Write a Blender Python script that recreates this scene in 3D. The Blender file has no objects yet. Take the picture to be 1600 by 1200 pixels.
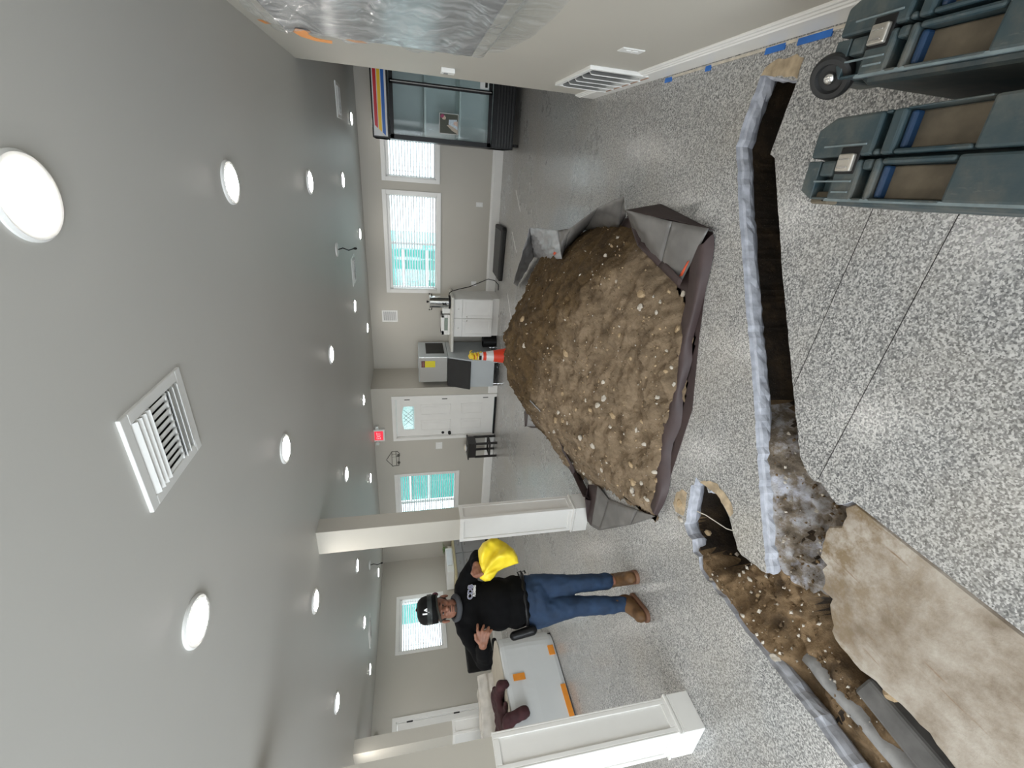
import bpy, bmesh, math, random
import numpy as np
from mathutils import Vector, Matrix, noise
from mathutils.geometry import delaunay_2d_cdt

random.seed(7)
S = bpy.context.scene
COL = S.collection

# ---------------------------------------------------------------- camera
# the photograph was taken with the phone turned on its side: world "up" runs
# to the left of the frame, so the camera is rolled by a quarter turn
F_PX, PITCH, ROLL, YAW, EYE = 679.26, 0.22257, 0.025257, 0.478219, 1.6
_cy, _sy, _cp, _sp = math.cos(YAW), math.sin(YAW), math.cos(PITCH), math.sin(PITCH)
_F = Vector((-_sy * _cp, _cy * _cp, -_sp)); _R = Vector((_cy, _sy, 0)); _D = _F.cross(_R)
R2 = _R * math.cos(ROLL) + _D * math.sin(ROLL)
D2 = -_R * math.sin(ROLL) + _D * math.cos(ROLL)
cam_d = bpy.data.cameras.new('camera'); cam = bpy.data.objects.new('camera', cam_d); COL.objects.link(cam)
m = Matrix((D2, R2, -_F)).transposed().to_4x4(); m.translation = (0, 0, EYE)
cam.matrix_world = m
cam_d.sensor_width = 36.0; cam_d.sensor_fit = 'HORIZONTAL'; cam_d.lens = F_PX / 1600 * 36
cam_d.clip_start = 0.02
S.camera = cam

# ---------------------------------------------------------------- light
S.view_settings.view_transform = 'Standard'
S.view_settings.look = 'None'
S.view_settings.gamma = 1.0
S.view_settings.use_curve_mapping = False
S.view_settings.exposure = 0.17
S.cycles.use_denoising = True
S.cycles.sample_clamp_indirect = 6.0
S.cycles.max_bounces = 8
S.cycles.diffuse_bounces = 5
S.cycles.transparent_max_bounces = 16
SKY = 3.4
LAMP = 70.0
DOORWAY = 150.0
w = bpy.data.worlds.new('sky'); S.world = w; w.use_nodes = True
bg = w.node_tree.nodes['Background']; bg.inputs[0].default_value = (0.86, 0.94, 1.0, 1); bg.inputs[1].default_value = SKY
# daylight entering by the open shopfront behind the camera
ld = bpy.data.lights.new('shopfront_daylight', 'AREA'); ld.shape = 'RECTANGLE'; ld.size = 5.4; ld.size_y = 1.9
ld.energy = DOORWAY; ld.color = (0.86, 0.93, 1.0)
lo = bpy.data.objects.new('shopfront_daylight', ld); COL.objects.link(lo)
lo.location = (-2.4, -2.75, 1.25); lo.rotation_euler = (math.radians(90), 0, 0)


def at(px, py, z=0.0):
    "world point at height z that the pixel (px, py) of the photograph shows"
    u, v = (600 - py) / F_PX, (px - 800) / F_PX
    d = R2 * u + D2 * v + _F
    t = (z - EYE) / d.z
    return Vector((d.x * t, d.y * t, z))


def zc(y):                      # the ceiling drops a little towards the back
    return 2.45 - 0.01 * y


# ---------------------------------------------------------------- helpers
def wloc(o):
    v = Vector((0, 0, 0))
    while o is not None:
        v += o.location; o = o.parent
    return v


class MB:
    def __init__(s): s.v = []; s.f = []; s.mi = []; s.cur = 0
    def add(s, vs, fs):
        b = len(s.v); s.v += [tuple(v) for v in vs]; s.f += [tuple(i + b for i in f) for f in fs]; s.mi += [s.cur] * len(fs)
        return s
    def box(s, x0, x1, y0, y1, z0, z1, M=None):
        x0, x1 = sorted((x0, x1)); y0, y1 = sorted((y0, y1)); z0, z1 = sorted((z0, z1))
        vs = [Vector(p) for p in ((x0, y0, z0), (x1, y0, z0), (x1, y1, z0), (x0, y1, z0), (x0, y0, z1), (x1, y0, z1), (x1, y1, z1), (x0, y1, z1))]
        if M is not None: vs = [M @ v for v in vs]
        return s.add(vs, [(0, 3, 2, 1), (4, 5, 6, 7), (0, 1, 5, 4), (1, 2, 6, 5), (2, 3, 7, 6), (3, 0, 4, 7)])
    def cbox(s, c, sx, sy, sz, M=None):
        return s.box(c[0] - sx / 2, c[0] + sx / 2, c[1] - sy / 2, c[1] + sy / 2, c[2] - sz / 2, c[2] + sz / 2, M)
    def prism(s, poly, z0, z1, M=None):
        "poly: ccw (x, y) outline"
        n = len(poly)
        vs = [Vector((p[0], p[1], z0)) for p in poly] + [Vector((p[0], p[1], z1)) for p in poly]
        if M is not None: vs = [M @ v for v in vs]
        return s.add(vs, [tuple(range(n))[::-1], tuple(range(n, 2 * n))] + [(i, (i + 1) % n, n + (i + 1) % n, n + i) for i in range(n)])
    def lathe(s, prof, n=24, M=None):
        "prof: list of (r, z) from bottom to top, about z"
        vs = []; fs = []
        for r, z in prof:
            for k in range(n):
                a = 2 * math.pi * k / n; vs.append(Vector((r * math.cos(a), r * math.sin(a), z)))
        for j in range(len(prof) - 1):
            for k in range(n):
                k2 = (k + 1) % n
                fs.append((j * n + k, j * n + k2, (j + 1) * n + k2, (j + 1) * n + k))
        fs.append(tuple(range(n))[::-1]); e = (len(prof) - 1) * n; fs.append(tuple(range(e, e + n)))
        if M is not None: vs = [M @ v for v in vs]
        return s.add(vs, fs)
    def tube(s, pts, r, n=8, r2=None):
        pts = [Vector(p) for p in pts]; vs = []; fs = []
        up = Vector((0, 0, 1))
        for i, p in enumerate(pts):
            t = (pts[min(i + 1, len(pts) - 1)] - pts[max(i - 1, 0)]).normalized()
            a = t.cross(up)
            if a.length < 1e-3: a = t.cross(Vector((1, 0, 0)))
            a.normalize(); b = t.cross(a)
            rr = r if r2 is None else r + (r2 - r) * i / (len(pts) - 1)
            for k in range(n):
                q = 2 * math.pi * k / n; vs.append(p + a * rr * math.cos(q) + b * rr * math.sin(q))
        for j in range(len(pts) - 1):
            for k in range(n):
                k2 = (k + 1) % n
                fs.append((j * n + k, (j + 1) * n + k, (j + 1) * n + k2, j * n + k2))
        fs.append(tuple(range(n))); e = (len(pts) - 1) * n; fs.append(tuple(range(e, e + n))[::-1])
        return s.add(vs, fs)
    def capsule(s, p, q, r1, r2, n=14, rings=5):
        p, q = Vector(p), Vector(q); t = (q - p); L = t.length
        M = Matrix.Translation(p) @ (Vector((0, 0, 1)).rotation_difference(t).to_matrix().to_4x4() if L > 1e-6 else Matrix())
        prof = [(max(1e-4, r1 * math.sin(math.pi / 2 * k / rings)), -r1 * math.cos(math.pi / 2 * k / rings)) for k in range(rings + 1)]
        prof += [(max(1e-4, r2 * math.cos(math.pi / 2 * k / rings)), L + r2 * math.sin(math.pi / 2 * k / rings)) for k in range(rings + 1)]
        return s.lathe(prof, n, M)
    def ellipsoid(s, c, rx, ry, rz, M=None, n=20, rings=12):
        prof = [(max(1e-4, math.sin(math.pi * k / rings)), -math.cos(math.pi * k / rings)) for k in range(rings + 1)]
        T = Matrix.Translation(Vector(c)) @ (M if M is not None else Matrix()) @ Matrix.Diagonal((rx, ry, rz, 1))
        return s.lathe(prof, n, T)
    def mesh(s, name, off=Vector((0, 0, 0))):
        me = bpy.data.meshes.new(name)
        me.from_pydata([tuple(Vector(v) - off) for v in s.v], [], s.f)
        me.update()
        return me
    def build(s, name, mats, parent=None, smooth=False, bevel=0, angle=40, recalc=True):
        off = wloc(parent)
        me = s.mesh(name, off)
        if not isinstance(mats, (list, tuple)): mats = [mats]
        for mm in mats: me.materials.append(mm)
        if len(mats) > 1: me.polygons.foreach_set('material_index', s.mi)
        if recalc:
            bm = bmesh.new(); bm.from_mesh(me); bmesh.ops.recalc_face_normals(bm, faces=bm.faces); bm.to_mesh(me); bm.free()
        o = bpy.data.objects.new(name, me); COL.objects.link(o)
        if parent is not None: o.parent = parent
        if smooth:
            me.polygons.foreach_set('use_smooth', [True] * len(me.polygons))
        if bevel:
            b = o.modifiers.new('bevel', 'BEVEL'); b.width = bevel; b.segments = 2; b.limit_method = 'ANGLE'; b.angle_limit = math.radians(angle)
        return o


def tag(o, label=None, cat=None, group=None, kind=None):
    if label: o['label'] = label
    if cat: o['category'] = cat
    if group: o['group'] = group
    if kind: o['kind'] = kind
    return o


def thing(name, loc, label=None, cat=None, group=None, kind=None):
    o = bpy.data.objects.new(name, None); COL.objects.link(o); o.location = loc
    o.empty_display_size = 0.1
    return tag(o, label, cat, group, kind)


def copy_tree(o, parent=None):
    c = o.copy(); COL.objects.link(c)
    if parent is not None: c.parent = parent
    for ch in list(o.children): copy_tree(ch, c)
    return c


def remeshed(mb, name, mat, parent, voxel=0.012, smooth=6, disp=None):
    "one continuous skin round overlapping closed shapes"
    o = mb.build(name, mat, parent, recalc=True)
    r = o.modifiers.new('r', 'REMESH'); r.mode = 'VOXEL'; r.voxel_size = voxel
    sm = o.modifiers.new('s', 'SMOOTH'); sm.iterations = smooth; sm.factor = 0.5
    dg = bpy.context.evaluated_depsgraph_get(); dg.update()
    me = bpy.data.meshes.new_from_object(o.evaluated_get(dg))
    o.modifiers.clear(); o.data = me; me.name = name
    if not me.materials: me.materials.append(mat)
    if disp:
        me.update()
        n = len(me.vertices); co = np.empty(n * 3); me.vertices.foreach_get('co', co); co = co.reshape(-1, 3)
        no = np.empty(n * 3); me.vertices.foreach_get('normal', no); no = no.reshape(-1, 3)
        d = np.array([disp(Vector(c)) for c in co])
        co += no * d[:, None]; me.vertices.foreach_set('co', co.ravel())
    me.polygons.foreach_set('use_smooth', [True] * len(me.polygons)); me.update()
    return o


def text_mesh(body, name, mat, parent, M, size=0.1, depth=0.002, bold=0.0, spacing=1.0):
    cu = bpy.data.curves.new(name, 'FONT'); cu.body = body; cu.size = size; cu.extrude = depth; cu.align_x = 'CENTER'; cu.align_y = 'CENTER'
    cu.offset = bold; cu.space_character = spacing; cu.resolution_u = 3
    o = bpy.data.objects.new(name, cu); COL.objects.link(o)
    dg = bpy.context.evaluated_depsgraph_get(); dg.update()
    me = bpy.data.meshes.new_from_object(o.evaluated_get(dg))
    bpy.data.objects.remove(o); bpy.data.curves.remove(cu)
    off = wloc(parent)
    me.transform(Matrix.Translation(-off) @ M); me.materials.clear(); me.materials.append(mat); me.name = name
    o = bpy.data.objects.new(name, me); COL.objects.link(o); o.parent = parent
    return o


# ---------------------------------------------------------------- materials
def NT(name):
    mt = bpy.data.materials.new(name); mt.use_nodes = True
    nt = mt.node_tree; b = nt.nodes['Principled BSDF']
    return mt, nt, b


def setp(b, color=None, rough=None, metal=None, **k):
    if color is not None: b.inputs['Base Color'].default_value = (*color, 1)
    if rough is not None: b.inputs['Roughness'].default_value = rough
    if metal is not None: b.inputs['Metallic'].default_value = metal
    for a, v in k.items(): b.inputs[a.replace('_', ' ')].default_value = v


def tex(nt, typ, scale=5, detail=None, rough=None, coord='Object', stretch=None, **k):
    tc = nt.nodes.new('ShaderNodeTexCoord'); t = nt.nodes.new(typ)
    src = tc.outputs[coord]
    if stretch:
        mp = nt.nodes.new('ShaderNodeMapping'); mp.inputs['Scale'].default_value = stretch; nt.links.new(src, mp.inputs['Vector']); src = mp.outputs[0]
    nt.links.new(src, t.inputs['Vector']); t.inputs['Scale'].default_value = scale
    if detail is not None and 'Detail' in t.inputs: t.inputs['Detail'].default_value = detail
    if rough is not None and 'Roughness' in t.inputs: t.inputs['Roughness'].default_value = rough
    for a, v in k.items(): setattr(t, a, v)
    return t


def ramp(nt, src, stops, interp='LINEAR'):
    r = nt.nodes.new('ShaderNodeValToRGB'); cr = r.color_ramp; cr.interpolation = interp
    while len(cr.elements) < len(stops): cr.elements.new(0.5)
    for e, (p, c) in zip(cr.elements, stops):
        e.position = p; e.color = (*c, 1) if len(c) == 3 else c
    nt.links.new(src, r.inputs[0]); return r


def mix(nt, fac, a, b, blend='MIX'):
    n = nt.nodes.new('ShaderNodeMix'); n.data_type = 'RGBA'; n.blend_type = blend
    for sock, v in ((n.inputs['Factor'], fac), (n.inputs['A'], a), (n.inputs['B'], b)):
        if hasattr(v, 'links'): nt.links.new(v, sock)
        elif isinstance(v, (int, float)): sock.default_value = v
        else: sock.default_value = (*v, 1)
    # colour sockets are the ones named A_Color/B_Color
    return n


def mixc(nt, fac, a, b, blend='MIX'):
    n = nt.nodes.new('ShaderNodeMix'); n.data_type = 'RGBA'; n.blend_type = blend
    ins = [n.inputs[0], n.inputs[6], n.inputs[7]]
    for sock, v in zip(ins, (fac, a, b)):
        if isinstance(v, bpy.types.NodeSocket): nt.links.new(v, sock)
        elif isinstance(v, (int, float)): sock.default_value = v
        else: sock.default_value = (*v, 1)
    return n.outputs[2]


def bump(nt, b, src, strength=0.3, dist=0.01):
    n = nt.nodes.new('ShaderNodeBump'); n.inputs['Strength'].default_value = strength; n.inputs['Distance'].default_value = dist
    nt.links.new(src, n.inputs['Height']); nt.links.new(n.outputs[0], b.inputs['Normal'])


def plain(name, color, rough=0.5, metal=0.0, var=0.06, scale=6, bmp=0.0, bscale=200, stretch=None, **k):
    "a paint, plastic, metal or cloth with faint uneven colour"
    mt, nt, b = NT(name); setp(b, color, rough, metal, **k)
    t = tex(nt, 'ShaderNodeTexNoise', scale, 4, stretch=stretch)
    lo_ = tuple(max(0, c * (1 - var)) for c in color); hi_ = tuple(min(1, c * (1 + var)) for c in color)
    r = ramp(nt, t.outputs[0], [(0.3, lo_), (0.7, hi_)]); nt.links.new(r.outputs[0], b.inputs['Base Color'])
    if bmp:
        t2 = tex(nt, 'ShaderNodeTexNoise', bscale, 2); bump(nt, b, t2.outputs[0], bmp, 0.002)
    return mt


def emit(name, color, strength):
    mt, nt, b = NT(name); setp(b, color, 0.5); b.inputs['Emission Color'].default_value = (*color, 1); b.inputs['Emission Strength'].default_value = strength
    return mt


M = {}
M['wall'] = plain('wall paint', (0.50, 0.475, 0.42), 0.55, var=0.02, scale=1.5, bmp=0.05, bscale=250)
M['ceil'] = plain('ceiling paint', (0.56, 0.55, 0.52), 0.5, var=0.015, scale=1.2, bmp=0.05, bscale=220)
M['trim'] = plain('white trim paint', (0.80, 0.79, 0.76), 0.35, var=0.02)
M['white'] = plain('white enamel', (0.82, 0.82, 0.80), 0.35, var=0.02)
M['plas'] = plain('white plastic', (0.78, 0.78, 0.76), 0.4, var=0.02)
M['black'] = plain('black plastic', (0.006, 0.006, 0.0065), 0.38, var=0.2, Specular_IOR_Level=.3)
M['rubber'] = plain('black rubber', (0.011, 0.011, 0.011), 0.6, var=0.2, bmp=0.1)
M['steel'] = plain('brushed steel', (0.62, 0.61, 0.59), 0.25, 1.0, var=0.04, scale=40, stretch=(1, 1, 20))
M['chrome'] = plain('polished steel', (0.75, 0.75, 0.75), 0.08, 1.0, var=0.02)
M['lamp'] = emit('lamp diffuser', (1.0, 0.955, 0.89), LAMP)
M['blue_tape'] = plain('blue masking tape', (0.02, 0.14, 0.48), 0.6, var=0.15)
M['orange'] = plain('orange tape', (0.75, 0.27, 0.03), 0.5, var=0.1)
M['tan'] = plain('bare wood strip', (0.42, 0.25, 0.17), 0.7, var=0.15)
M['grey'] = plain('grey plastic', (0.25, 0.25, 0.25), 0.5)


def floor_mat():
    mt, nt, b = NT('flake epoxy')
    v = tex(nt, 'ShaderNodeTexVoronoi', 185); v.inputs['Randomness'].default_value = 1.0
    sep = nt.nodes.new('ShaderNodeSeparateColor'); nt.links.new(v.outputs['Color'], sep.inputs[0])
    r = ramp(nt, sep.outputs[0], [(0.0, (0.055, 0.057, 0.06)), (0.22, (0.13, 0.13, 0.13)), (0.42, (0.32, 0.315, 0.30)), (0.7, (0.58, 0.57, 0.55))], 'CONSTANT')
    n = tex(nt, 'ShaderNodeTexNoise', 90, 3)
    r2 = ramp(nt, n.outputs[0], [(0.35, (0.14, 0.14, 0.14)), (0.65, (0.62, 0.615, 0.60))])
    c = mixc(nt, 0.35, r.outputs[0], r2.outputs[0])
    # tan dust trodden in round the excavation
    d = tex(nt, 'ShaderNodeTexNoise', 1.3, 5, 0.6)
    dr = ramp(nt, d.outputs[0], [(0.45, (0, 0, 0)), (0.75, (1, 1, 1))])
    mu = nt.nodes.new('ShaderNodeMath'); mu.operation = 'MULTIPLY'; mu.inputs[1].default_value = 0.28; nt.links.new(dr.outputs[0], mu.inputs[0])
    c2 = mixc(nt, mu.outputs[0], c, (0.40, 0.34, 0.25))
    nt.links.new(c2, b.inputs['Base Color'])
    rr = ramp(nt, d.outputs[0], [(0.3, (0.22, 0.22, 0.22)), (0.8, (0.42, 0.42, 0.42))]); nt.links.new(rr.outputs[0], b.inputs['Roughness'])
    b.inputs['Coat Weight'].default_value = 0.25; b.inputs['Coat Roughness'].default_value = 0.2
    return mt


def soil_mat(name, stops, scale=9, dull=0.85, patch=None):
    mt, nt, b = NT(name); setp(b, None, dull)
    n = tex(nt, 'ShaderNodeTexNoise', scale, 8, 0.65)
    r = ramp(nt, n.outputs[0], stops); c = r.outputs[0]
    if patch:
        p = tex(nt, 'ShaderNodeTexNoise', patch[0], 5, 0.6); pr = ramp(nt, p.outputs[0], [(patch[1], (0, 0, 0)), (patch[1] + 0.1, (1, 1, 1))])
        c = mixc(nt, pr.outputs[0], c, patch[2])
    s = tex(nt, 'ShaderNodeTexVoronoi', 75); sr = ramp(nt, s.outputs['Distance'], [(0.0, (1, 1, 1)), (0.16, (0, 0, 0))])
    mu = nt.nodes.new('ShaderNodeMath'); mu.operation = 'MULTIPLY'; mu.inputs[1].default_value = 0.35; nt.links.new(sr.outputs[0], mu.inputs[0])
    c = mixc(nt, mu.outputs[0], c, (0.42, 0.33, 0.22))
    nt.links.new(c, b.inputs['Base Color'])
    n2 = tex(nt, 'ShaderNodeTexNoise', 38, 8, 0.7); bump(nt, b, n2.outputs[0], 0.7, 0.02)
    return mt


M['floor'] = floor_mat()
M['soil'] = soil_mat('trench soil', [(0.32, (0.045, 0.026, 0.011)), (0.5, (0.15, 0.093, 0.043)), (0.68, (0.33, 0.22, 0.12))], 7)
M['dull'] = soil_mat('soil with painted shade', [(0.3, (0.006, 0.004, 0.002)), (0.5, (0.022, 0.013, 0.006)), (0.72, (0.075, 0.045, 0.02))], 6)  # shade of the deep hole, trench and gaps put into the soil colour
M['slurry'] = soil_mat('rubble with concrete slurry', [(0.32, (0.05, 0.035, 0.02)), (0.48, (0.19, 0.15, 0.11)), (0.62, (0.44, 0.43, 0.44))], 9, 0.7, (7, 0.54, (0.52, 0.53, 0.60)))
M['stone'] = plain('pale stone', (0.50, 0.45, 0.38), 0.8, var=0.35, scale=25, bmp=0.5, bscale=60)
M['stone2'] = plain('tan stone', (0.40, 0.29, 0.17), 0.85, var=0.35, scale=25, bmp=0.5, bscale=60)
M['chip'] = plain('chipped tan concrete', (0.42, 0.33, 0.22), 0.9, var=0.35, scale=18, bmp=0.6, bscale=60)
M['concrete'] = plain('sawn concrete', (0.40, 0.41, 0.45), 0.8, var=0.25, scale=22, bmp=0.5, bscale=70)
M['pipe'] = plain('dark drain pipe', (0.03, 0.03, 0.03), 0.35, var=0.3, scale=12)
M['greypipe'] = plain('grey footing', (0.27, 0.265, 0.26), 0.75, var=0.22, scale=18, bmp=0.4, bscale=60)
M['caulk'] = plain('old caulk line', (0.55, 0.50, 0.42), 0.8, var=0.2, scale=20)


def slab_mat():
    mt, nt, b = NT('dusty tan concrete'); setp(b, None, 0.8)
    n = tex(nt, 'ShaderNodeTexNoise', 5, 9, 0.68)
    r = ramp(nt, n.outputs[0], [(0.32, (0.20, 0.155, 0.11)), (0.47, (0.34, 0.29, 0.235)), (0.62, (0.45, 0.405, 0.35))])
    # trowel streaks along its length
    s = tex(nt, 'ShaderNodeTexNoise', 7, 6, 0.6, stretch=(7, 0.55, 1)); sr = ramp(nt, s.outputs[0], [(0.28, (1, 1, 1)), (0.38, (0, 0, 0))])
    c = mixc(nt, sr.outputs[0], r.outputs[0], (0.24, 0.16, 0.10))
    # soil smeared towards its broken end
    g = nt.nodes.new('ShaderNodeTexCoord'); sx = nt.nodes.new('ShaderNodeSeparateXYZ'); nt.links.new(g.outputs['Object'], sx.inputs[0])
    mr = nt.nodes.new('ShaderNodeMapRange'); mr.inputs['From Min'].default_value = 0.5; mr.inputs['From Max'].default_value = 0.92; nt.links.new(sx.outputs['Y'], mr.inputs['Value'])
    p = tex(nt, 'ShaderNodeTexNoise', 14, 7, 0.7); pr = ramp(nt, p.outputs[0], [(0.42, (0, 0, 0)), (0.6, (1, 1, 1))])
    mu = nt.nodes.new('ShaderNodeMath'); mu.operation = 'MULTIPLY'; nt.links.new(mr.outputs[0], mu.inputs[0]); nt.links.new(pr.outputs[0], mu.inputs[1])
    c = mixc(nt, mu.outputs[0], c, (0.20, 0.14, 0.075))
    nt.links.new(c, b.inputs['Base Color']); bump(nt, b, n.outputs[0], 0.5, 0.01)
    return mt


M['slab'] = slab_mat()


def pile_mat():
    mt, nt, b = NT('heaped soil'); setp(b, None, 0.9)
    n = tex(nt, 'ShaderNodeTexNoise', 7, 9, 0.68)
    pale_soil = ramp(nt, n.outputs[0], [(0.3, (0.11, 0.075, 0.043)), (0.5, (0.225, 0.16, 0.097)), (0.7, (0.33, 0.245, 0.16))])
    dull = ramp(nt, n.outputs[0], [(0.3, (0.045, 0.025, 0.008)), (0.5, (0.10, 0.060, 0.022)), (0.72, (0.17, 0.108, 0.045))])
    # the soil colour turns darker towards the back of the heap
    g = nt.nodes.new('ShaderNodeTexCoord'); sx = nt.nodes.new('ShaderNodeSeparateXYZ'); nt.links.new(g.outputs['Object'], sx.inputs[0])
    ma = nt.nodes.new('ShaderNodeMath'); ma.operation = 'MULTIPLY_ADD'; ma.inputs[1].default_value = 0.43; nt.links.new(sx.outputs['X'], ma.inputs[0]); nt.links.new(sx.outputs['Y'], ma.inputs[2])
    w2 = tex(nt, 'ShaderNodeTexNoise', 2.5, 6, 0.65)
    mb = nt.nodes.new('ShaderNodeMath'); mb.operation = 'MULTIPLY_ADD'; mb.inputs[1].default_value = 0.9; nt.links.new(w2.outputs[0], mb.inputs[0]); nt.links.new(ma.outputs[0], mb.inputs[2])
    mr = nt.nodes.new('ShaderNodeMapRange'); mr.inputs['From Min'].default_value = PILE_DARK - 0.12; mr.inputs['From Max'].default_value = PILE_DARK + 0.12; nt.links.new(mb.outputs[0], mr.inputs['Value'])
    c = mixc(nt, mr.outputs[0], pale_soil.outputs[0], dull.outputs[0])
    s = tex(nt, 'ShaderNodeTexVoronoi', 48); sr = ramp(nt, s.outputs['Distance'], [(0.0, (1, 1, 1)), (0.2, (0, 0, 0))])
    mu = nt.nodes.new('ShaderNodeMath'); mu.operation = 'MULTIPLY'; mu.inputs[1].default_value = 0.3; nt.links.new(sr.outputs[0], mu.inputs[0])
    c = mixc(nt, mu.outputs[0], c, (0.36, 0.27, 0.17))
    nt.links.new(c, b.inputs['Base Color'])
    n2 = tex(nt, 'ShaderNodeTexNoise', 30, 9, 0.72); bump(nt, b, n2.outputs[0], 0.8, 0.03)
    return mt


PILE_DARK = 0.62   # in the pile's own coordinates
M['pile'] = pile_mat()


def glass(name, tint=(1, 1, 1), gl=0.08, rough=0.02):
    mt, nt, b = NT(name); nt.nodes.remove(b)
    out = nt.nodes['Material Output']; tr = nt.nodes.new('ShaderNodeBsdfTransparent'); tr.inputs[0].default_value = (*tint, 1)
    g = nt.nodes.new('ShaderNodeBsdfGlossy'); g.inputs['Roughness'].default_value = rough
    mx = nt.nodes.new('ShaderNodeMixShader'); mx.inputs[0].default_value = gl
    nt.links.new(tr.outputs[0], mx.inputs[1]); nt.links.new(g.outputs[0], mx.inputs[2]); nt.links.new(mx.outputs[0], out.inputs['Surface'])
    return mt


M['glass'] = glass('window glass', (0.97, 1.0, 0.99), 0.06)
M['fridge_glass'] = glass('fridge door glass', (0.93, 0.96, 0.96), 0.10, 0.05)


def film_mat():
    mt, nt, b = NT('clear plastic film'); nt.nodes.remove(b)
    out = nt.nodes['Material Output']; tr = nt.nodes.new('ShaderNodeBsdfTransparent'); tr.inputs[0].default_value = (0.93, 0.94, 0.94, 1)
    p = nt.nodes.new('ShaderNodeBsdfPrincipled'); setp(p, (0.72, 0.73, 0.73), 0.12, IOR=1.5)
    n = tex(nt, 'ShaderNodeTexNoise', 9, 5, 0.6, stretch=(1, 3.0, .5)); r = ramp(nt, n.outputs[0], [(0.42, (0.10, 0.10, 0.10)), (0.72, (0.46, 0.46, 0.46))])
    mx = nt.nodes.new('ShaderNodeMixShader'); nt.links.new(r.outputs[0], mx.inputs[0])
    nt.links.new(tr.outputs[0], mx.inputs[1]); nt.links.new(p.outputs[0], mx.inputs[2]); nt.links.new(mx.outputs[0], out.inputs['Surface'])
    n2 = tex(nt, 'ShaderNodeTexNoise', 16, 3, 0.5, stretch=(1, 2.2, .5)); bump(nt, p, n2.outputs[0], 0.35, 0.02)
    return mt


M['film'] = film_mat()
mt, nt, b = NT('obscure door glass'); nt.nodes.remove(b)
_t = nt.nodes.new('ShaderNodeBsdfTranslucent'); _t.inputs[0].default_value = (.97, .97, .97, 1); _r = nt.nodes.new('ShaderNodeBsdfTransparent'); _m = nt.nodes.new('ShaderNodeMixShader')
_n = tex(nt, 'ShaderNodeTexNoise', 30, 4); _rr = ramp(nt, _n.outputs[0], [(.3, (.15, .15, .15)), (.7, (.45, .45, .45))]); nt.links.new(_rr.outputs[0], _m.inputs[0])
nt.links.new(_t.outputs[0], _m.inputs[1]); nt.links.new(_r.outputs[0], _m.inputs[2]); nt.links.new(_m.outputs[0], nt.nodes['Material Output'].inputs['Surface'])
M['obscure'] = mt
M['slat'] = plain('blind slat', (0.80, 0.80, 0.82), 0.45, var=0.02)
M['teal'] = plain('teal painted siding', (0.05, 0.36, 0.32), 0.6, var=0.15, scale=3, stretch=(1, 1, 8))
M['ground'] = plain('pale paving', (0.80, 0.80, 0.79), 0.9, var=0.1)

# ================================================================ the shell
XR = 0.587                 # face of the near wall on the right
YA, YB, XC, XJ = 8.30, 7.42, -8.40, -3.88     # back wall, nearer back wall, left wall, the jog between
YE = 4.29                  # where the near wall ends
YS, XE = -2.6, 3.5         # shopfront behind the camera, far end of the room on the right


def jag(pts, amp, step=0.035, seed=0):
    "outline subdivided and roughened"
    out = []
    rnd = random.Random(seed)
    for i, (p, a) in enumerate(zip(pts, amp)):
        q = pts[(i + 1) % len(pts)]
        d = Vector((q[0] - p[0], q[1] - p[1])); L = d.length; n = max(1, int(L / step)); nrm = Vector((-d.y, d.x)).normalized() if L else Vector((0, 0))
        for k in range(n):
            t = k / n
            j = rnd.gauss(0, a) if k else 0
            out.append((p[0] + d.x * t + nrm.x * j, p[1] + d.y * t + nrm.y * j))
    return out


# outline of the excavation (clockwise from the right-hand end of the trench's far lip)
HOLE_RAW = [((0.46, 2.15), .004), ((0.30, 2.18), .004), ((0.17, 2.19), .006), ((-0.03, 2.08), .002), ((-0.45, 1.83), .002), ((-0.9, 1.55), .002), ((-1.33, 1.30), .002),
            ((-1.62, 1.12), .005), ((-1.67, 1.27), .008), ((-1.62, 1.36), .010), ((-1.56, 1.42), .012), ((-1.51, 1.55), .012), ((-1.55, 1.68), .012), ((-1.62, 1.75), .01),
            ((-1.75, 1.72), .01), ((-1.88, 1.70), .012), ((-2.01, 1.47), .012), ((-1.99, 1.27), .003), ((-2.0, 1.11), .002), ((-1.98, .88), .003), ((-1.97, .71), .006), ((-1.97, .51), .006), ((-1.97, -1.0), .002),
            ((-1.02, -1.0), .0), ((-1.025, .95), .006), ((-1.08, .99), .01), ((-1.06, 1.05), .01), ((-1.05, 1.15), .008), ((-1.01, 1.21), .002), ((-.84, 1.32), .001), ((-.31, 1.65), .001), ((.12, 1.90), .003), ((.135, 1.935), .001), ((.41, 1.91), .003)]
HOLE = jag([p for p, a in HOLE_RAW], [a for p, a in HOLE_RAW], 0.03, 3)
HN = np.array(HOLE)


def hole_dist(x, y):
    "distance to the outline, positive inside (vectorised over arrays)"
    a = HN; b = np.roll(HN, -1, 0); d = b - a; L2 = (d ** 2).sum(1) + 1e-12
    best = np.full(x.shape, 1e9); ins = np.zeros(x.shape, bool)
    for (ax, ay), (bx, by), (dx, dy), l in zip(a, b, d, L2):
        t = np.clip(((x - ax) * dx + (y - ay) * dy) / l, 0, 1)
        best = np.minimum(best, (x - ax - t * dx) ** 2 + (y - ay - t * dy) ** 2)
        c = ((ay > y) != (by > y)); ins ^= c & (x < (bx - ax) * (y - ay) / (by - ay + 1e-12) + ax)
    return np.where(ins, 1, -1) * np.sqrt(best)


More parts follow.
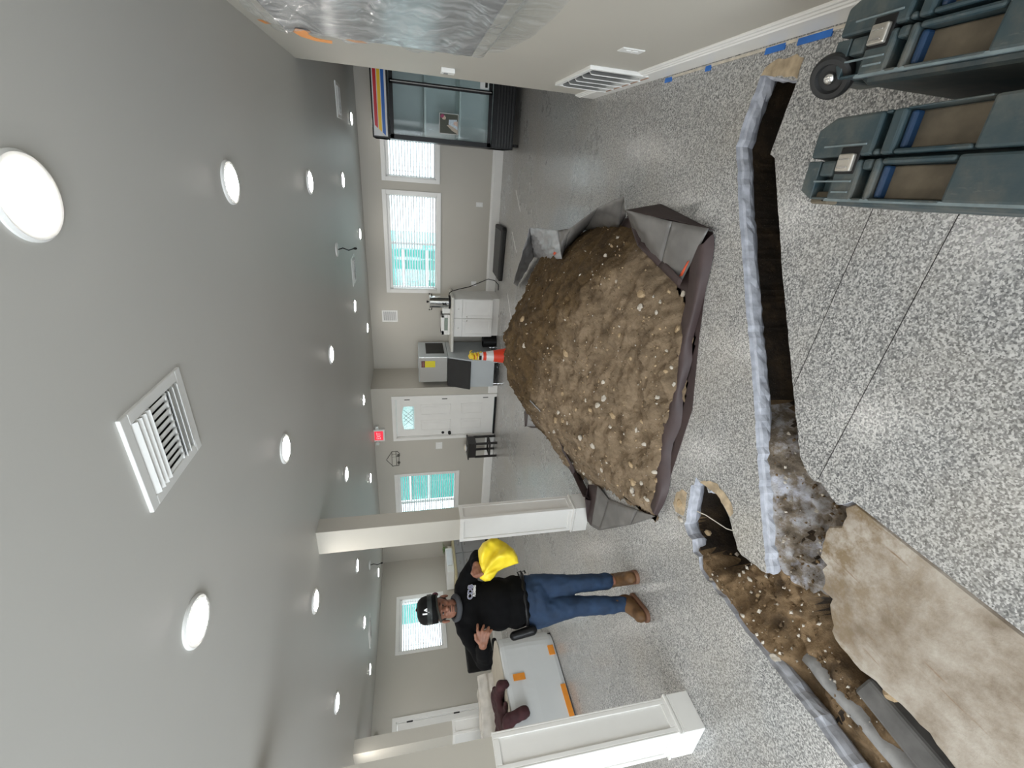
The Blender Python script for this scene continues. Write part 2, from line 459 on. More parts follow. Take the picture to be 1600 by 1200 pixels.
# ---- floor: one slab with the excavation cut out of it
fl = thing('floor', (0, 0, 0), 'speckled grey flake epoxy floor over a concrete slab, cut open by a trench', None, kind='structure')
outer = [(XC - .2, YS - .2), (XE + .2, YS - .2), (XE + .2, YA + .2), (XC - .2, YA + .2)]
pts = [Vector(p) for p in outer] + [Vector(p) for p in HOLE]
no = len(outer); nh = len(HOLE)
edges = [(i, (i + 1) % no) for i in range(no)] + [(no + i, no + (i + 1) % nh) for i in range(nh)]
res = delaunay_2d_cdt(pts, edges, [], 0, 1e-6)
V2, F2 = res[0], res[2]
cen = np.array([[sum(V2[i].x for i in f) / len(f), sum(V2[i].y for i in f) / len(f)] for f in F2])
ins = hole_dist(cen[:, 0], cen[:, 1]) > 0
ox = (cen[:, 0] > XC - .2) & (cen[:, 0] < XE + .2)
mb = MB(); mb.add([(v.x, v.y, 0) for v in V2], [f for f, i in zip(F2, ins) if not i])
top = mb.build('epoxy_coating', M['floor'], fl, recalc=False)
for p in top.data.polygons:
    if p.normal.z < 0: p.flip()
# broken concrete edge of the slab, rougher lower down
mb = MB(); rnd = random.Random(5)
rings = [(0.0, 0.0, 0), (-0.022, 0.001, 0.0015), (-0.032, 0.007, 0.005), (-0.060, 0.009, 0.008), (-0.085, 0.0, 0.009), (-0.12, -0.03, 0.006)]
hv = [Vector((*p, 0)) for p in HOLE]
nrm = []
for i in range(nh):
    d = hv[(i + 1) % nh] - hv[i - 1]; q = Vector((-d.y, d.x, 0)).normalized(); nrm.append(q)
tst = hole_dist(np.array([h.x + n.x * .01 for h, n in zip(hv, nrm)]), np.array([h.y + n.y * .01 for h, n in zip(hv, nrm)]))
if (tst > 0).mean() < 0.5: nrm = [-n for n in nrm]
vs = []
for z, o_, j in rings:
    for i in range(nh):
        sm = noise.noise(Vector((hv[i].x * 7, hv[i].y * 7, z * 20)))
        vs.append(hv[i] + nrm[i] * (o_ + j * sm + rnd.gauss(0, j * .35)) + Vector((0, 0, z)))
fs = []
for k in range(len(rings) - 1):
    for i in range(nh):
        i2 = (i + 1) % nh; fs.append((k * nh + i, k * nh + i2, (k + 1) * nh + i2, (k + 1) * nh + i))
mb.add(vs, fs); mb.build('slab_edge', M['concrete'], fl, recalc=True)
# coating knocked off round the openings, bare tan concrete showing
for pl_ in ([(1189, 119), (1196, 106), (1212, 94), (1228, 92), (1246, 84), (1257, 90), (1250, 108), (1246, 124), (1222, 118)],
            [(1094, 753), (1108, 751), (1122, 756), (1134, 772), (1143, 786), (1146, 802), (1141, 808), (1132, 790), (1119, 770), (1104, 760)],
            [(1056, 772), (1066, 764), (1074, 770), (1072, 790), (1068, 806), (1056, 800), (1052, 786)]):
    c_ = at(sum(p[0] for p in pl_) / len(pl_), sum(p[1] for p in pl_) / len(pl_))
    oo = jag([tuple(at(*p)[:2]) for p in pl_][::-1], [.004] * len(pl_), .02, len(pl_)); mb = MB(); n_ = len(oo)
    mb.add([(p[0], p[1], .0015) for p in oo] + [(p[0] * .5 + c_.x * .5, p[1] * .5 + c_.y * .5, .0035) for p in oo] + [(c_.x, c_.y, .004)], [(i, (i + 1) % n_, n_ + (i + 1) % n_, n_ + i) for i in range(n_)] + [(n_ + i, n_ + (i + 1) % n_, 2 * n_) for i in range(n_)])
    mb.build('chipped_edge', M['chip'], fl)
# saw cuts scored into the coating and thin white lines laid on it
for a, b in (((1366, 322), (1241, 603)), ((1500, 332), (1279, 748))):
    p, q = at(*a), at(*b); d = (q - p).normalized(); n = Vector((-d.y, d.x, 0)) * 0.0013
    MB().prism([(p - n)[:2], (q - n)[:2], (q + n)[:2], (p + n)[:2]], -0.001, 0.0006).build('saw_cut', M['black'], fl)
for a, b in (((806, 297), (813, 331)), ((800, 362), (807, 395)), ((793, 459), (799, 503))):
    p, q = at(*a), at(*b); d = (q - p).normalized(); n = Vector((-d.y, d.x, 0)) * 0.010
    MB().prism([(p - n)[:2], (q - n)[:2], (q + n)[:2], (p + n)[:2]], -0.001, 0.0008).build('white_line', M['white'], fl)
# strip along the near wall where an old border was scraped off
MB().box(XR - .012, XR + .002, -1.0, 3.1, 0, 0.010).build('border_strip', M['caulk'], fl)
MB().box(XR - .034, XR - .022, 1.0, 3.0, 0, 0.004).build('border_strip', M['caulk'], fl)
for a, b in ((3.05, 2.97), (2.16, 2.04), (1.97, 1.80), (2.62, 2.57)):
    MB().box(XR - .05, XR - .026, a, b, 0, 0.005).build('blue_tape', M['blue_tape'], fl)

# ---- soil in the excavation
step = 0.014
gx = np.arange(-2.25, 0.66, step); gy = np.arange(-1.1, 2.36, step)
X, Y = np.meshgrid(gx, gy)
HD = hole_dist(X.ravel(), Y.ravel()).reshape(X.shape)
far_a, far_b = np.array((0.30, 2.27)), np.array((-1.62, 1.12))
fd = (far_b - far_a) / np.linalg.norm(far_b - far_a); fn = np.array((-fd[1], fd[0]))
if fn[1] > 0: fn = -fn
dfar = (X - far_a[0]) * fn[0] + (Y - far_a[1]) * fn[1]          # distance in from the far lip
NZ = np.array([noise.fractal(Vector((a * 5, b * 5, 0.3)), 1.0, 2.0, 5) for a, b in zip(X.ravel(), Y.ravel())]).reshape(X.shape)
NF = np.array([noise.fractal(Vector((a * 26, b * 26, 4.3)), 1.0, 2.0, 3) for a, b in zip(X.ravel(), Y.ravel())]).reshape(X.shape)


def sst(a, b, x):
    t = np.clip((x - a) / (b - a), 0, 1); return t * t * (3 - 2 * t)


# the trench itself
zt = -0.58 + 0.16 * sst(0.16, 0.0, dfar) + 0.05 * NZ
# rubble slope below the far lip where the trench meets the side cut
sl = -0.055 - 0.95 * np.maximum(dfar, 0) * 0.62
k = sst(-0.82, -1.12, X)
z = zt * (1 - k) + np.maximum(sl, -0.40) * k
# left part: brown soil almost up to the slab
kl = sst(-1.50, -1.72, X) * sst(0.72, 1.0, Y)
zl = -0.10 + 0.10 * sst(-1.85, -2.0, X) - 0.05 * sst(1.1, .8, Y) + 0.03 * NZ
z = z * (1 - kl) + zl * kl
# side cut running towards the camera
kb = sst(0.98, 0.72, Y)
zb = -0.115 - 0.02 * sst(-1.9, -1.97, X) - 0.10 * sst(-1.80, -1.70, X) - 0.28 * sst(-1.66, -1.54, X) + 0.035 * NZ
z = z * (1 - kb) + zb * kb
# the deep hole
r = np.hypot((X + 1.70) / 0.22, (Y - 1.58) / 0.20); r2 = np.hypot((X + 1.76) / 0.15, (Y - 1.44) / 0.13)
z = z - 0.95 * sst(1.15, 0.7, np.minimum(r, r2))
# gap by the slab's broken corner
tq = np.clip(((X + .95) * -.13 + (Y - 1.25) * -.29) / (.13 ** 2 + .29 ** 2), 0, 1); r3 = np.hypot(X + .95 + .13 * tq, Y - 1.25 + .29 * tq); z = z - 0.55 * sst(.075, .045, r3)
r4 = np.hypot((X + 1.655) / 0.10, (Y - 0.78) / 0.17); z = z - 0.6 * sst(1.2, 0.85, r4)
z = z + (0.018 + .022 * k * (1 - kb)) * NF * sst(0.0, 0.05, HD)
z = np.where(HD < 0.012, np.minimum(z, -0.034), np.minimum(z, -0.012))
z = np.where((HD < -0.055) & (np.minimum(r, r2) > 1.5), -0.09, z)
keep = HD > -0.10
idx = -np.ones(X.shape, int); vs = []; fs = []; mi = []
for j in range(X.shape[0]):
    for i in range(X.shape[1]):
        if keep[j, i]: idx[j, i] = len(vs); vs.append((X[j, i], Y[j, i], z[j, i]))
SL = (k * (1 - kl) * (1 - kb)) + 0.5 * NZ * 0.6
for j in range(X.shape[0] - 1):
    for i in range(X.shape[1] - 1):
        q = (idx[j, i], idx[j, i + 1], idx[j + 1, i + 1], idx[j + 1, i])
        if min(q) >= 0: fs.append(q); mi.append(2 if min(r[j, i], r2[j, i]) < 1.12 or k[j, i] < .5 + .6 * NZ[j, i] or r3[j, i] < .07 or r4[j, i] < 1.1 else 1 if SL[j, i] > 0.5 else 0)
mb = MB(); mb.v = vs; mb.f = fs; mb.mi = mi
soil = mb.build('trench_soil', [M['soil'], M['slurry'], M['dull']], fl, smooth=True, recalc=False); tag(soil, 'brown soil and grey slurry in the bottom of the cut', kind='stuff')


def zsoil(x, y):
    i = int(round((x - gx[0]) / step)); j = int(round((y - gy[0]) / step))
    i = min(max(i, 0), len(gx) - 1); j = min(max(j, 0), len(gy) - 1)
    return float(z[j, i])


def rock(rad, seed, flat=0.75):
    rnd = random.Random(seed); bm = bmesh.new(); bmesh.ops.create_icosphere(bm, subdivisions=2, radius=1)
    off = Vector((rnd.random() * 50, rnd.random() * 50, rnd.random() * 50))
    sc = Vector((1, 0.65 + rnd.random() * .3, flat * (0.6 + rnd.random() * .4)))
    for v in bm.verts:
        n = noise.noise(v.co * 1.1 + off); c = noise.cell(v.co * 1.3 + off)
        v.co = Vector((v.co.x * sc.x, v.co.y * sc.y, v.co.z * sc.z)) * rad * (1 + 0.35 * n + .12 * c)
    me = bpy.data.meshes.new('stone'); bm.to_mesh(me); bm.free()
    me.polygons.foreach_set('use_smooth', [False] * len(me.polygons))
    return me


ROCKS = []
for k_ in range(8):
    me = rock(1.0, 40 + k_); me.materials.append(M['stone'] if k_ % 3 else M['stone2']); ROCKS.append(me)


def put_rock(parent, p, rad, seed, name='stone'):
    rnd = random.Random(seed); o = bpy.data.objects.new(name, ROCKS[seed % len(ROCKS)]); COL.objects.link(o); o.parent = parent
    o.location = Vector(p) - wloc(parent); o.scale = (rad, rad, rad); o.rotation_euler = (rnd.random() * .6, rnd.random() * .6, rnd.random() * 6.3)
    return o


for n_, (px, py, dz, rad) in enumerate([(1128, 918, -.05, .028), (1118, 908, -.05, .03), (1063, 785, -.005, .03), (1066, 812, -.01, .028), (1107, 832, -.12, .022), (1083, 845, -.04, .03), (1090, 862, -.045, .035), (1097, 878, -.05, .035),
                                        (1214, 1028, -.05, .03), (1206, 1033, -.03, .022), (1256, 1056, -.14, .016), (1252, 1071, -.15, .018), (1272, 1076, -.15, .016), (1271, 1085, -.15, .018), (1290, 1105, -.15, .014), (1320, 1147, -.15, .024), (1335, 1155, -.15, .018),
                                        (1345, 1195, -.15, .035), (1300, 1160, -.16, .02), (1184, 958, -.10, .014), (1187, 930, -.1, .014), (1280, 1100, -.15, .016), (1240, 1075, -.15, .015), (1395, 1085, -.15, .03), (1150, 945, -.08, .02), (1172, 905, -.09, .016)]):
    p = at(px, py, dz); s_ = zsoil(p.x, p.y)
    put_rock(fl, (p.x, p.y, max(s_, dz) + rad * .15), rad, 100 + n_)
# crumbs of rubble too small to pick apart
rnd = random.Random(12); mb = MB()
cr_v = [Vector(v) for v in ((1, 0, 0), (-1, 0, 0), (0, 1, 0), (0, -1, 0), (0, 0, .8), (0, 0, -.8))]; cr_f = [(0, 2, 4), (2, 1, 4), (1, 3, 4), (3, 0, 4), (2, 0, 5), (1, 2, 5), (3, 1, 5), (0, 3, 5)]


def crumb(mb, p, r, rnd):
    R_ = Matrix.Rotation(rnd.random() * 6.3, 3, Vector((rnd.gauss(0, 1), rnd.gauss(0, 1), rnd.gauss(0, 1))).normalized())
    sc = (r, r * (.6 + rnd.random() * .4), r * (.6 + rnd.random() * .4))
    mb.add([R_ @ Vector((v.x * sc[0], v.y * sc[1], v.z * sc[2])) * (.8 + rnd.random() * .4) + p for v in cr_v], cr_f)


c_ = 0
while c_ < 2200:
    x_, y_ = rnd.uniform(-2.0, -0.9), rnd.uniform(-.2, 1.75)
    i = int((x_ - gx[0]) / step); j = int((y_ - gy[0]) / step)
    if HD[j, i] < 0.02: continue
    c_ += 1; mb.cur = rnd.choice((0, 0, 1)); crumb(mb, Vector((x_, y_, z[j, i] + .002)), rnd.choice((.003, .004, .006, .009, .013)), rnd)
tag(mb.build('rubble_crumbs', [M['soil'], M['stone']], fl, recalc=False), kind='stuff')
# pipes and the buried grey footing
t = thing('drain_pipe', at(1200, 170, -.33), 'dark drain pipe lying in the right-hand end of the floor trench', 'pipe')
p, q = Vector((0.53, 2.05, -0.30)), Vector((-0.02, 1.87, -0.34))
MB().tube([p, p.lerp(q, .5), q], 0.055, 16).build('pipe_barrel', M['pipe'], t, smooth=True)
MB().tube([p.lerp(q, .42), p.lerp(q, .58)], 0.066, 16).build('pipe_collar', M['pipe'], t, smooth=False)
t = thing('footing', (-1.72, .5, -.15), 'long grey concrete footing ridge half buried in the side cut of the trench', 'footing')
a_, b_ = at(1255, 1028, -.09), at(1402, 1200, -.09); e_ = b_ + (b_ - a_) * 1.2
mb = MB(); n_ = 24
sec = [(-.036, -.08), (-.028, -.01), (-.012, .005), (.014, .003), (.028, -.02), (.036, -.09)]
d_ = (e_ - a_).normalized(); s_ = Vector((d_.y, -d_.x, 0))
vs = []
for i in range(n_):
    c = a_.lerp(e_, i / (n_ - 1))
    for u_, h_ in sec:
        vs.append(c + s_ * u_ * (1 + .25 * noise.noise(c * 9 + Vector((u_ * 20, 0, 0)))) + Vector((0, 0, h_ + .012 * noise.noise(c * 14 + Vector((u_ * 30, 3, 0))))))
ns = len(sec)
mb.add(vs, [(i * ns + j, i * ns + j + 1, (i + 1) * ns + j + 1, (i + 1) * ns + j) for i in range(n_ - 1) for j in range(ns - 1)] + [tuple(range(ns))[::-1], tuple(range((n_ - 1) * ns, n_ * ns))])
mb.build('ridge', M['greypipe'], t, smooth=True)
c0, c1 = at(1338, 1072, -.10), at(1440, 1195, -.10); c1 = c1 + (c1 - c0) * .8; d_ = (c1 - c0).normalized(); s_ = Vector((d_.y, -d_.x, 0))
mb = MB(); mb.add([c0 - s_ * .05 + Vector((0, 0, -.03)), c0 + s_ * .03 + Vector((0, 0, .0)), c1 + s_ * .03 + Vector((0, 0, .01)), c1 - s_ * .05 + Vector((0, 0, -.03)),
                   c0 - s_ * .05 - Vector((0, 0, .2)), c0 + s_ * .03 - Vector((0, 0, .2)), c1 + s_ * .03 - Vector((0, 0, .2)), c1 - s_ * .05 - Vector((0, 0, .2))],
                  [(0, 1, 2, 3), (4, 7, 6, 5), (0, 4, 5, 1), (1, 5, 6, 2), (2, 6, 7, 3), (3, 7, 4, 0)])
tag(mb.build('concrete_block', plain('dark concrete', (.12, .115, .11), .8, var=.25, scale=14), None, bevel=.012), 'dark grey concrete block tilted beside the footing under the slab edge', 'concrete')
# thin cable standing up in the deep hole
tag(MB().tube([(-1.72, 1.64, .0), (-1.715, 1.60, -.03), (-1.73, 1.5, -.1), (-1.74, 1.45, -.2)], 0.003, 6).build('cable', M['caulk'], None, smooth=True), 'thin pale cable hanging across the dark hole in the floor', 'cable')
# root or pipe stub poking from the left side of the cut
tag(MB().capsule(at(1168, 990, -.03), at(1188, 978, -.05), .010, .011).build('pipe_stub', M['plas'], None, smooth=True), 'short pale pipe stub poking out of the soil below the slab', 'pipe')

# ---- the broken tan slab left standing between the cuts
out = jag([(-1.032, -1.0), (-1.032, .94), (-1.07, .965), (-1.15, .945), (-1.22, .985), (-1.30, .965), (-1.385, .91), (-1.47, .845), (-1.575, .77), (-1.585, .68), (-1.565, .57), (-1.545, .45), (-1.555, .34), (-1.53, .22), (-1.54, -.1), (-1.54, -1.0)],
          [.0, .008, .012, .012, .010, .010, .010, .010, .006, .006, .006, .006, .006, .004, .004, 0], .025, 9)
t = thing('slab', (0, 0, -.1), 'large dusty tan broken concrete slab lying in the cut beside the trench', 'slab')
g = thing  # (keeps the linter quiet)
n_ = len(out); rnd = random.Random(3)
cx = sum(p[0] for p in out) / n_; cy = sum(p[1] for p in out) / n_
mb = MB(); vs = []
for (z_, inset) in ((-.10, .02), (-.05, .0), (-.012, .0), (-.004, .006)):
    for x_, y_ in out:
        d = Vector((cx - x_, 0.55 - y_, 0)).normalized()
        vs.append((x_ + d.x * inset + (rnd.gauss(0, .003) if z_ < -.02 else 0), y_ + d.y * inset, z_))
fs = []
for k_ in range(3):
    for i in range(n_):
        i2 = (i + 1) % n_; fs.append((k_ * n_ + i, k_ * n_ + i2, (k_ + 1) * n_ + i2, (k_ + 1) * n_ + i))
fs.append(tuple(range(n_))[::-1]); fs.append(tuple(range(3 * n_, 4 * n_)))
mb.add(vs, fs); o = mb.build('slab_body', M['slab'], t)

# ---- walls, ceiling
def wall_plane(name, a, b, thick, openings=(), z1=2.6, mat=None, label=None):
    "wall along a->b (x or y axis), thickness on its left side; openings = (s0, s1, z0, z1) along it"
    a, b = Vector((*a, 0)), Vector((*b, 0)); d = (b - a); L = d.length; d.normalize(); n = Vector((-d.y, d.x, 0))
    T = Matrix(((d.x, n.x, 0, a.x), (d.y, n.y, 0, a.y), (0, 0, 1, 0), (0, 0, 0, 1)))
    xs = sorted({0, L, *[o[0] for o in openings], *[o[1] for o in openings]}); mb = MB()
    for x0, x1 in zip(xs[:-1], xs[1:]):
        hs = sorted((o[2], o[3]) for o in openings if o[0] <= x0 + 1e-6 and o[1] >= x1 - 1e-6)
        zz = -1.45
        for h0, h1 in hs:
            if h0 > zz + 1e-4: mb.box(x0, x1, 0, thick, zz, h0, T)
            zz = h1
        mb.box(x0, x1, 0, thick, zz, z1, T)
    o = mb.build(name, mat or M['wall'], None); tag(o, label, None, kind='structure')
    return o


W1 = (-0.335, 0.55, 1.14, 1.97); W2 = (-2.24, -0.60, 1.12, 1.98); W3 = (-7.55, -5.94, 0.76, 1.97); W4 = (5.27, 6.39, 1.15, 2.00)
D1 = (-4.98, -4.11, 1.95); D2_ = (3.20, 4.09, 2.02)
wall_plane('wall_back', (XE, YA), (XJ, YA), -.16, [(XE - W1[1], XE - W1[0], W1[2], W1[3]), (XE - W2[1], XE - W2[0], W2[2], W2[3])], label='greige back wall with two windows behind the heap')
wall_plane('wall_jog', (XJ, YA), (XJ, YB), -.16, label='short greige return wall beside the ice machine')
wall_plane('wall_back_left', (XJ - .16, YB), (XC, YB), -.16, [(XJ - .16 - D1[1], XJ - .16 - D1[0], -.12, D1[2]), (XJ - .16 - W3[1], XJ - .16 - W3[0], W3[2], W3[3])], label='greige back wall with the white entrance door')
wall_plane('wall_left', (XC, YB), (XC, YS), -.16, [(YB - W4[1], YB - W4[0], W4[2], W4[3]), (YB - D2_[1], YB - D2_[0], -.12, D2_[2])], label='greige left wall behind the wrapped counter')
wall_plane('wall_right', (XR, YE), (XR, YS), .13, label='greige near wall on the right carrying the wrapped screen')
wall_plane('wall_right_far', (XE, 4.2), (XE, YA), -.16, label='greige end wall out of sight behind the fridge')
wall_plane('wall_right_return', (XR + .13, 4.2), (XE, 4.2), -.1, label='greige return wall behind the near wall')
wall_plane('wall_front', (XC, YS), (XR, YS), -.2, [(3.2, 8.7, .25, 2.25)], label='front wall with the open shopfront behind the camera')
mb = MB(); q = .25
mb.add([(XC - q, YS - q, zc(YS - q)), (XE + q, YS - q, zc(YS - q)), (XE + q, YA + q, zc(YA + q)), (XC - q, YA + q, zc(YA + q)),
        (XC - q, YS - q, 2.75), (XE + q, YS - q, 2.75), (XE + q, YA + q, 2.75), (XC - q, YA + q, 2.75)],
       [(0, 1, 2, 3), (4, 7, 6, 5), (0, 4, 5, 1), (1, 5, 6, 2), (2, 6, 7, 3), (3, 7, 4, 0)])
tag(mb.build('ceiling', M['ceil'], None), 'flat greige ceiling with recessed lights', None, kind='structure')


# ---- baseboards: a plain board with a stepped moulding on top
def baseboard(name, a, b, side, h=.155, label=None):
    a, b = Vector((*a, 0)), Vector((*b, 0)); d = (b - a); L = d.length; d.normalize(); n = Vector((-d.y, d.x, 0)) * side
    T = Matrix(((d.x, n.x, 0, a.x), (d.y, n.y, 0, a.y), (0, 0, 1, 0), (0, 0, 0, 1)))
    root = thing(name, a, label, None, kind='structure')
    MB().box(0, L, 0, .016, 0, h - .05, T).build('board', M['trim'], root, bevel=.002)
    mb = MB(); prof = [(0, h - .05), (.020, h - .05), (.020, h - .038), (.015, h - .034), (.015, h - .022), (.010, h - .016), (.010, h - .005), (.006, h), (0, h)]
    vs = [T @ Vector((x_, p[0], p[1])) for x_ in (0, L) for p in prof]; n_ = len(prof)
    mb.add(vs, [(i, (i + 1) % n_, n_ + (i + 1) % n_, n_ + i) for i in range(n_)] + [tuple(range(n_))[::-1], tuple(range(n_, 2 * n_))])
    mb.build('moulding', M['trim'], root)
    return root


baseboard('baseboard_right', (XR, YE + .012), (XR, YS), -1, .17, 'white stepped baseboard along the near right wall')
baseboard('baseboard_end', (XR - .012, YE), (XR + .13, YE), 1, .17, 'white baseboard round the end of the near wall')
baseboard('baseboard_back', (1.6, YA), (-2.24, YA), 1, .18, 'white baseboard under the back windows')
baseboard('baseboard_jog', (XJ, YA), (XJ, YB - .016), 1, .18, 'white baseboard on the return wall')
baseboard('baseboard_door', (XJ, YB), (-4.03, YB), 1, .18, 'short white baseboard right of the entrance door')
baseboard('baseboard_back_left', (-5.07, YB), (XC, YB), 1, .18, 'white baseboard under the window left of the door')
baseboard('baseboard_left', (XC, YB), (XC, 4.18), 1, .18, 'white baseboard along the left wall')


# ---- windows
def window(n, T, x0, x1, z0, z1, label, wlabel, hidden=False):
    "T maps (along wall, into room, up); opening x0..x1, z0..z1"
    w_ = thing('window_%d' % n, T @ Vector(((x0 + x1) / 2, 0, z0)), label, None, kind='structure')
    c = .065
    for bx in ((x0 - c, x1 + c, z1, z1 + c), (x0 - c, x1 + c, z0 - c, z0)):
        MB().box(bx[0], bx[1], 0, .018, bx[2], bx[3], T).build('casing', M['trim'], w_, bevel=.003)
    for bx in ((x0 - c, x0, z0, z1), (x1, x1 + c, z0, z1)):
        MB().box(bx[0], bx[1], 0, .018, bx[2], bx[3], T).build('casing', M['trim'], w_, bevel=.003)
    f = .035; mb = MB()
    mb.box(x0, x1, -.12, -.08, z0, z0 + f, T).box(x0, x1, -.12, -.08, z1 - f, z1, T).box(x0, x0 + f, -.12, -.08, z0, z1, T).box(x1 - f, x1, -.12, -.08, z0, z1, T)
    if x1 - x0 > 1.3: mb.box((x0 + x1) / 2 - .02, (x0 + x1) / 2 + .02, -.12, -.08, z0, z1, T)
    fr = mb.build('sash', M['white'], w_)
    MB().box(x0 + f, x1 - f, -.103, -.099, z0 + f, z1 - f, T).build('pane', M['glass'], fr)
    mb = MB()
    for bx in ((x0 - .001, x0 + .012, z0, z1), (x1 - .012, x1 + .001, z0, z1)): mb.box(bx[0], bx[1], -.158, .001, bx[2], bx[3], T)
    mb.box(x0, x1, -.158, .001, z0 - .001, z0 + .012, T).box(x0, x1, -.158, .001, z1 - .012, z1 + .001, T)
    mb.build('jamb', M['trim'], w_)
    # the blind is a thing of its own
    b = thing('window_blind', T @ Vector(((x0 + x1) / 2, -.04, z1 - .012)), wlabel, 'blind', 'slatted blinds in the windows')
    MB().box(x0 + .016, x1 - .016, -.068, -.012, z1 - .06, z1 - .013, T).build('headrail', M['white'], b, bevel=.003)
    p0 = MB(); p = .047; zz = z1 - .085; A = math.radians(24)
    slat0 = None
    bl = wloc(b)
    while zz > z0 + .05:
        if slat0 is None:
            R_ = T @ Matrix.Translation(Vector(((x0 + x1) / 2, -.04, zz))) @ Matrix.Rotation(A, 4, 'X')
            W = (x1 - x0) / 2 - .018
            mb = MB(); mb.add([R_ @ Vector(v) for v in ((-W, -.025, 0), (W, -.025, 0), (W, 0, .004), (-W, 0, .004), (-W, .025, 0), (W, .025, 0),
                                                        (-W, -.025, -.002), (W, -.025, -.002), (W, 0, .002), (-W, 0, .002), (-W, .025, -.002), (W, .025, -.002))],
                              [(0, 1, 2, 3), (3, 2, 5, 4), (6, 9, 8, 7), (9, 10, 11, 8), (0, 6, 7, 1), (4, 5, 11, 10), (0, 3, 9, 6), (3, 4, 10, 9), (1, 7, 8, 2), (2, 8, 11, 5)])
            slat0 = mb.build('slat', M['slat'], b); z00 = zz
        else:
            s_ = slat0.copy(); COL.objects.link(s_); s_.location = slat0.location + Vector((0, 0, zz - z00))
        zz -= p
    MB().box(x0 + .018, x1 - .018, -.062, -.018, z0 + .016, z0 + .036, T).build('bottom_rail', M['slat'], b, bevel=.003)
    k_ = 3 if x1 - x0 > 1.3 else 2
    for i in range(k_):
        xx = x0 + .18 + (x1 - x0 - .36) * i / (k_ - 1)
        MB().box(xx - .002, xx + .002, -.012, -.010, z0 + .03, z1 - .06, T).build('ladder_cord', M['slat'], b)
    xx = x0 + .10
    MB().tube([T @ Vector((xx, -.006, z1 - .05)), T @ Vector((xx, -.006, z1 - .05 - (z1 - z0) * .55))], .004, 6).build('tilt_wand', M['plas'], b)


TA = Matrix(((1, 0, 0, 0), (0, -1, 0, YA), (0, 0, 1, 0), (0, 0, 0, 1)))
TB = Matrix(((1, 0, 0, 0), (0, -1, 0, YB), (0, 0, 1, 0), (0, 0, 0, 1)))
TC = Matrix(((0, 1, 0, XC), (1, 0, 0, 0), (0, 0, 1, 0), (0, 0, 0, 1)))
window(1, TA, *W1, 'white cased window half hidden behind the drinks fridge', 'white slatted blind in the window partly hidden by the drinks fridge')
window(2, TA, *W2, 'wide white cased window in the back wall above the black mat', 'wide white slatted blind left of the fridge window, above the black mat')
window(3, TB, *W3, 'white cased window half hidden by the square pillar', 'white slatted blind in the window beside the square pillar and the stool')
window(4, TC, *W4, 'white cased window in the left wall behind the man', 'white slatted blind in the left wall behind the man in the black cap')


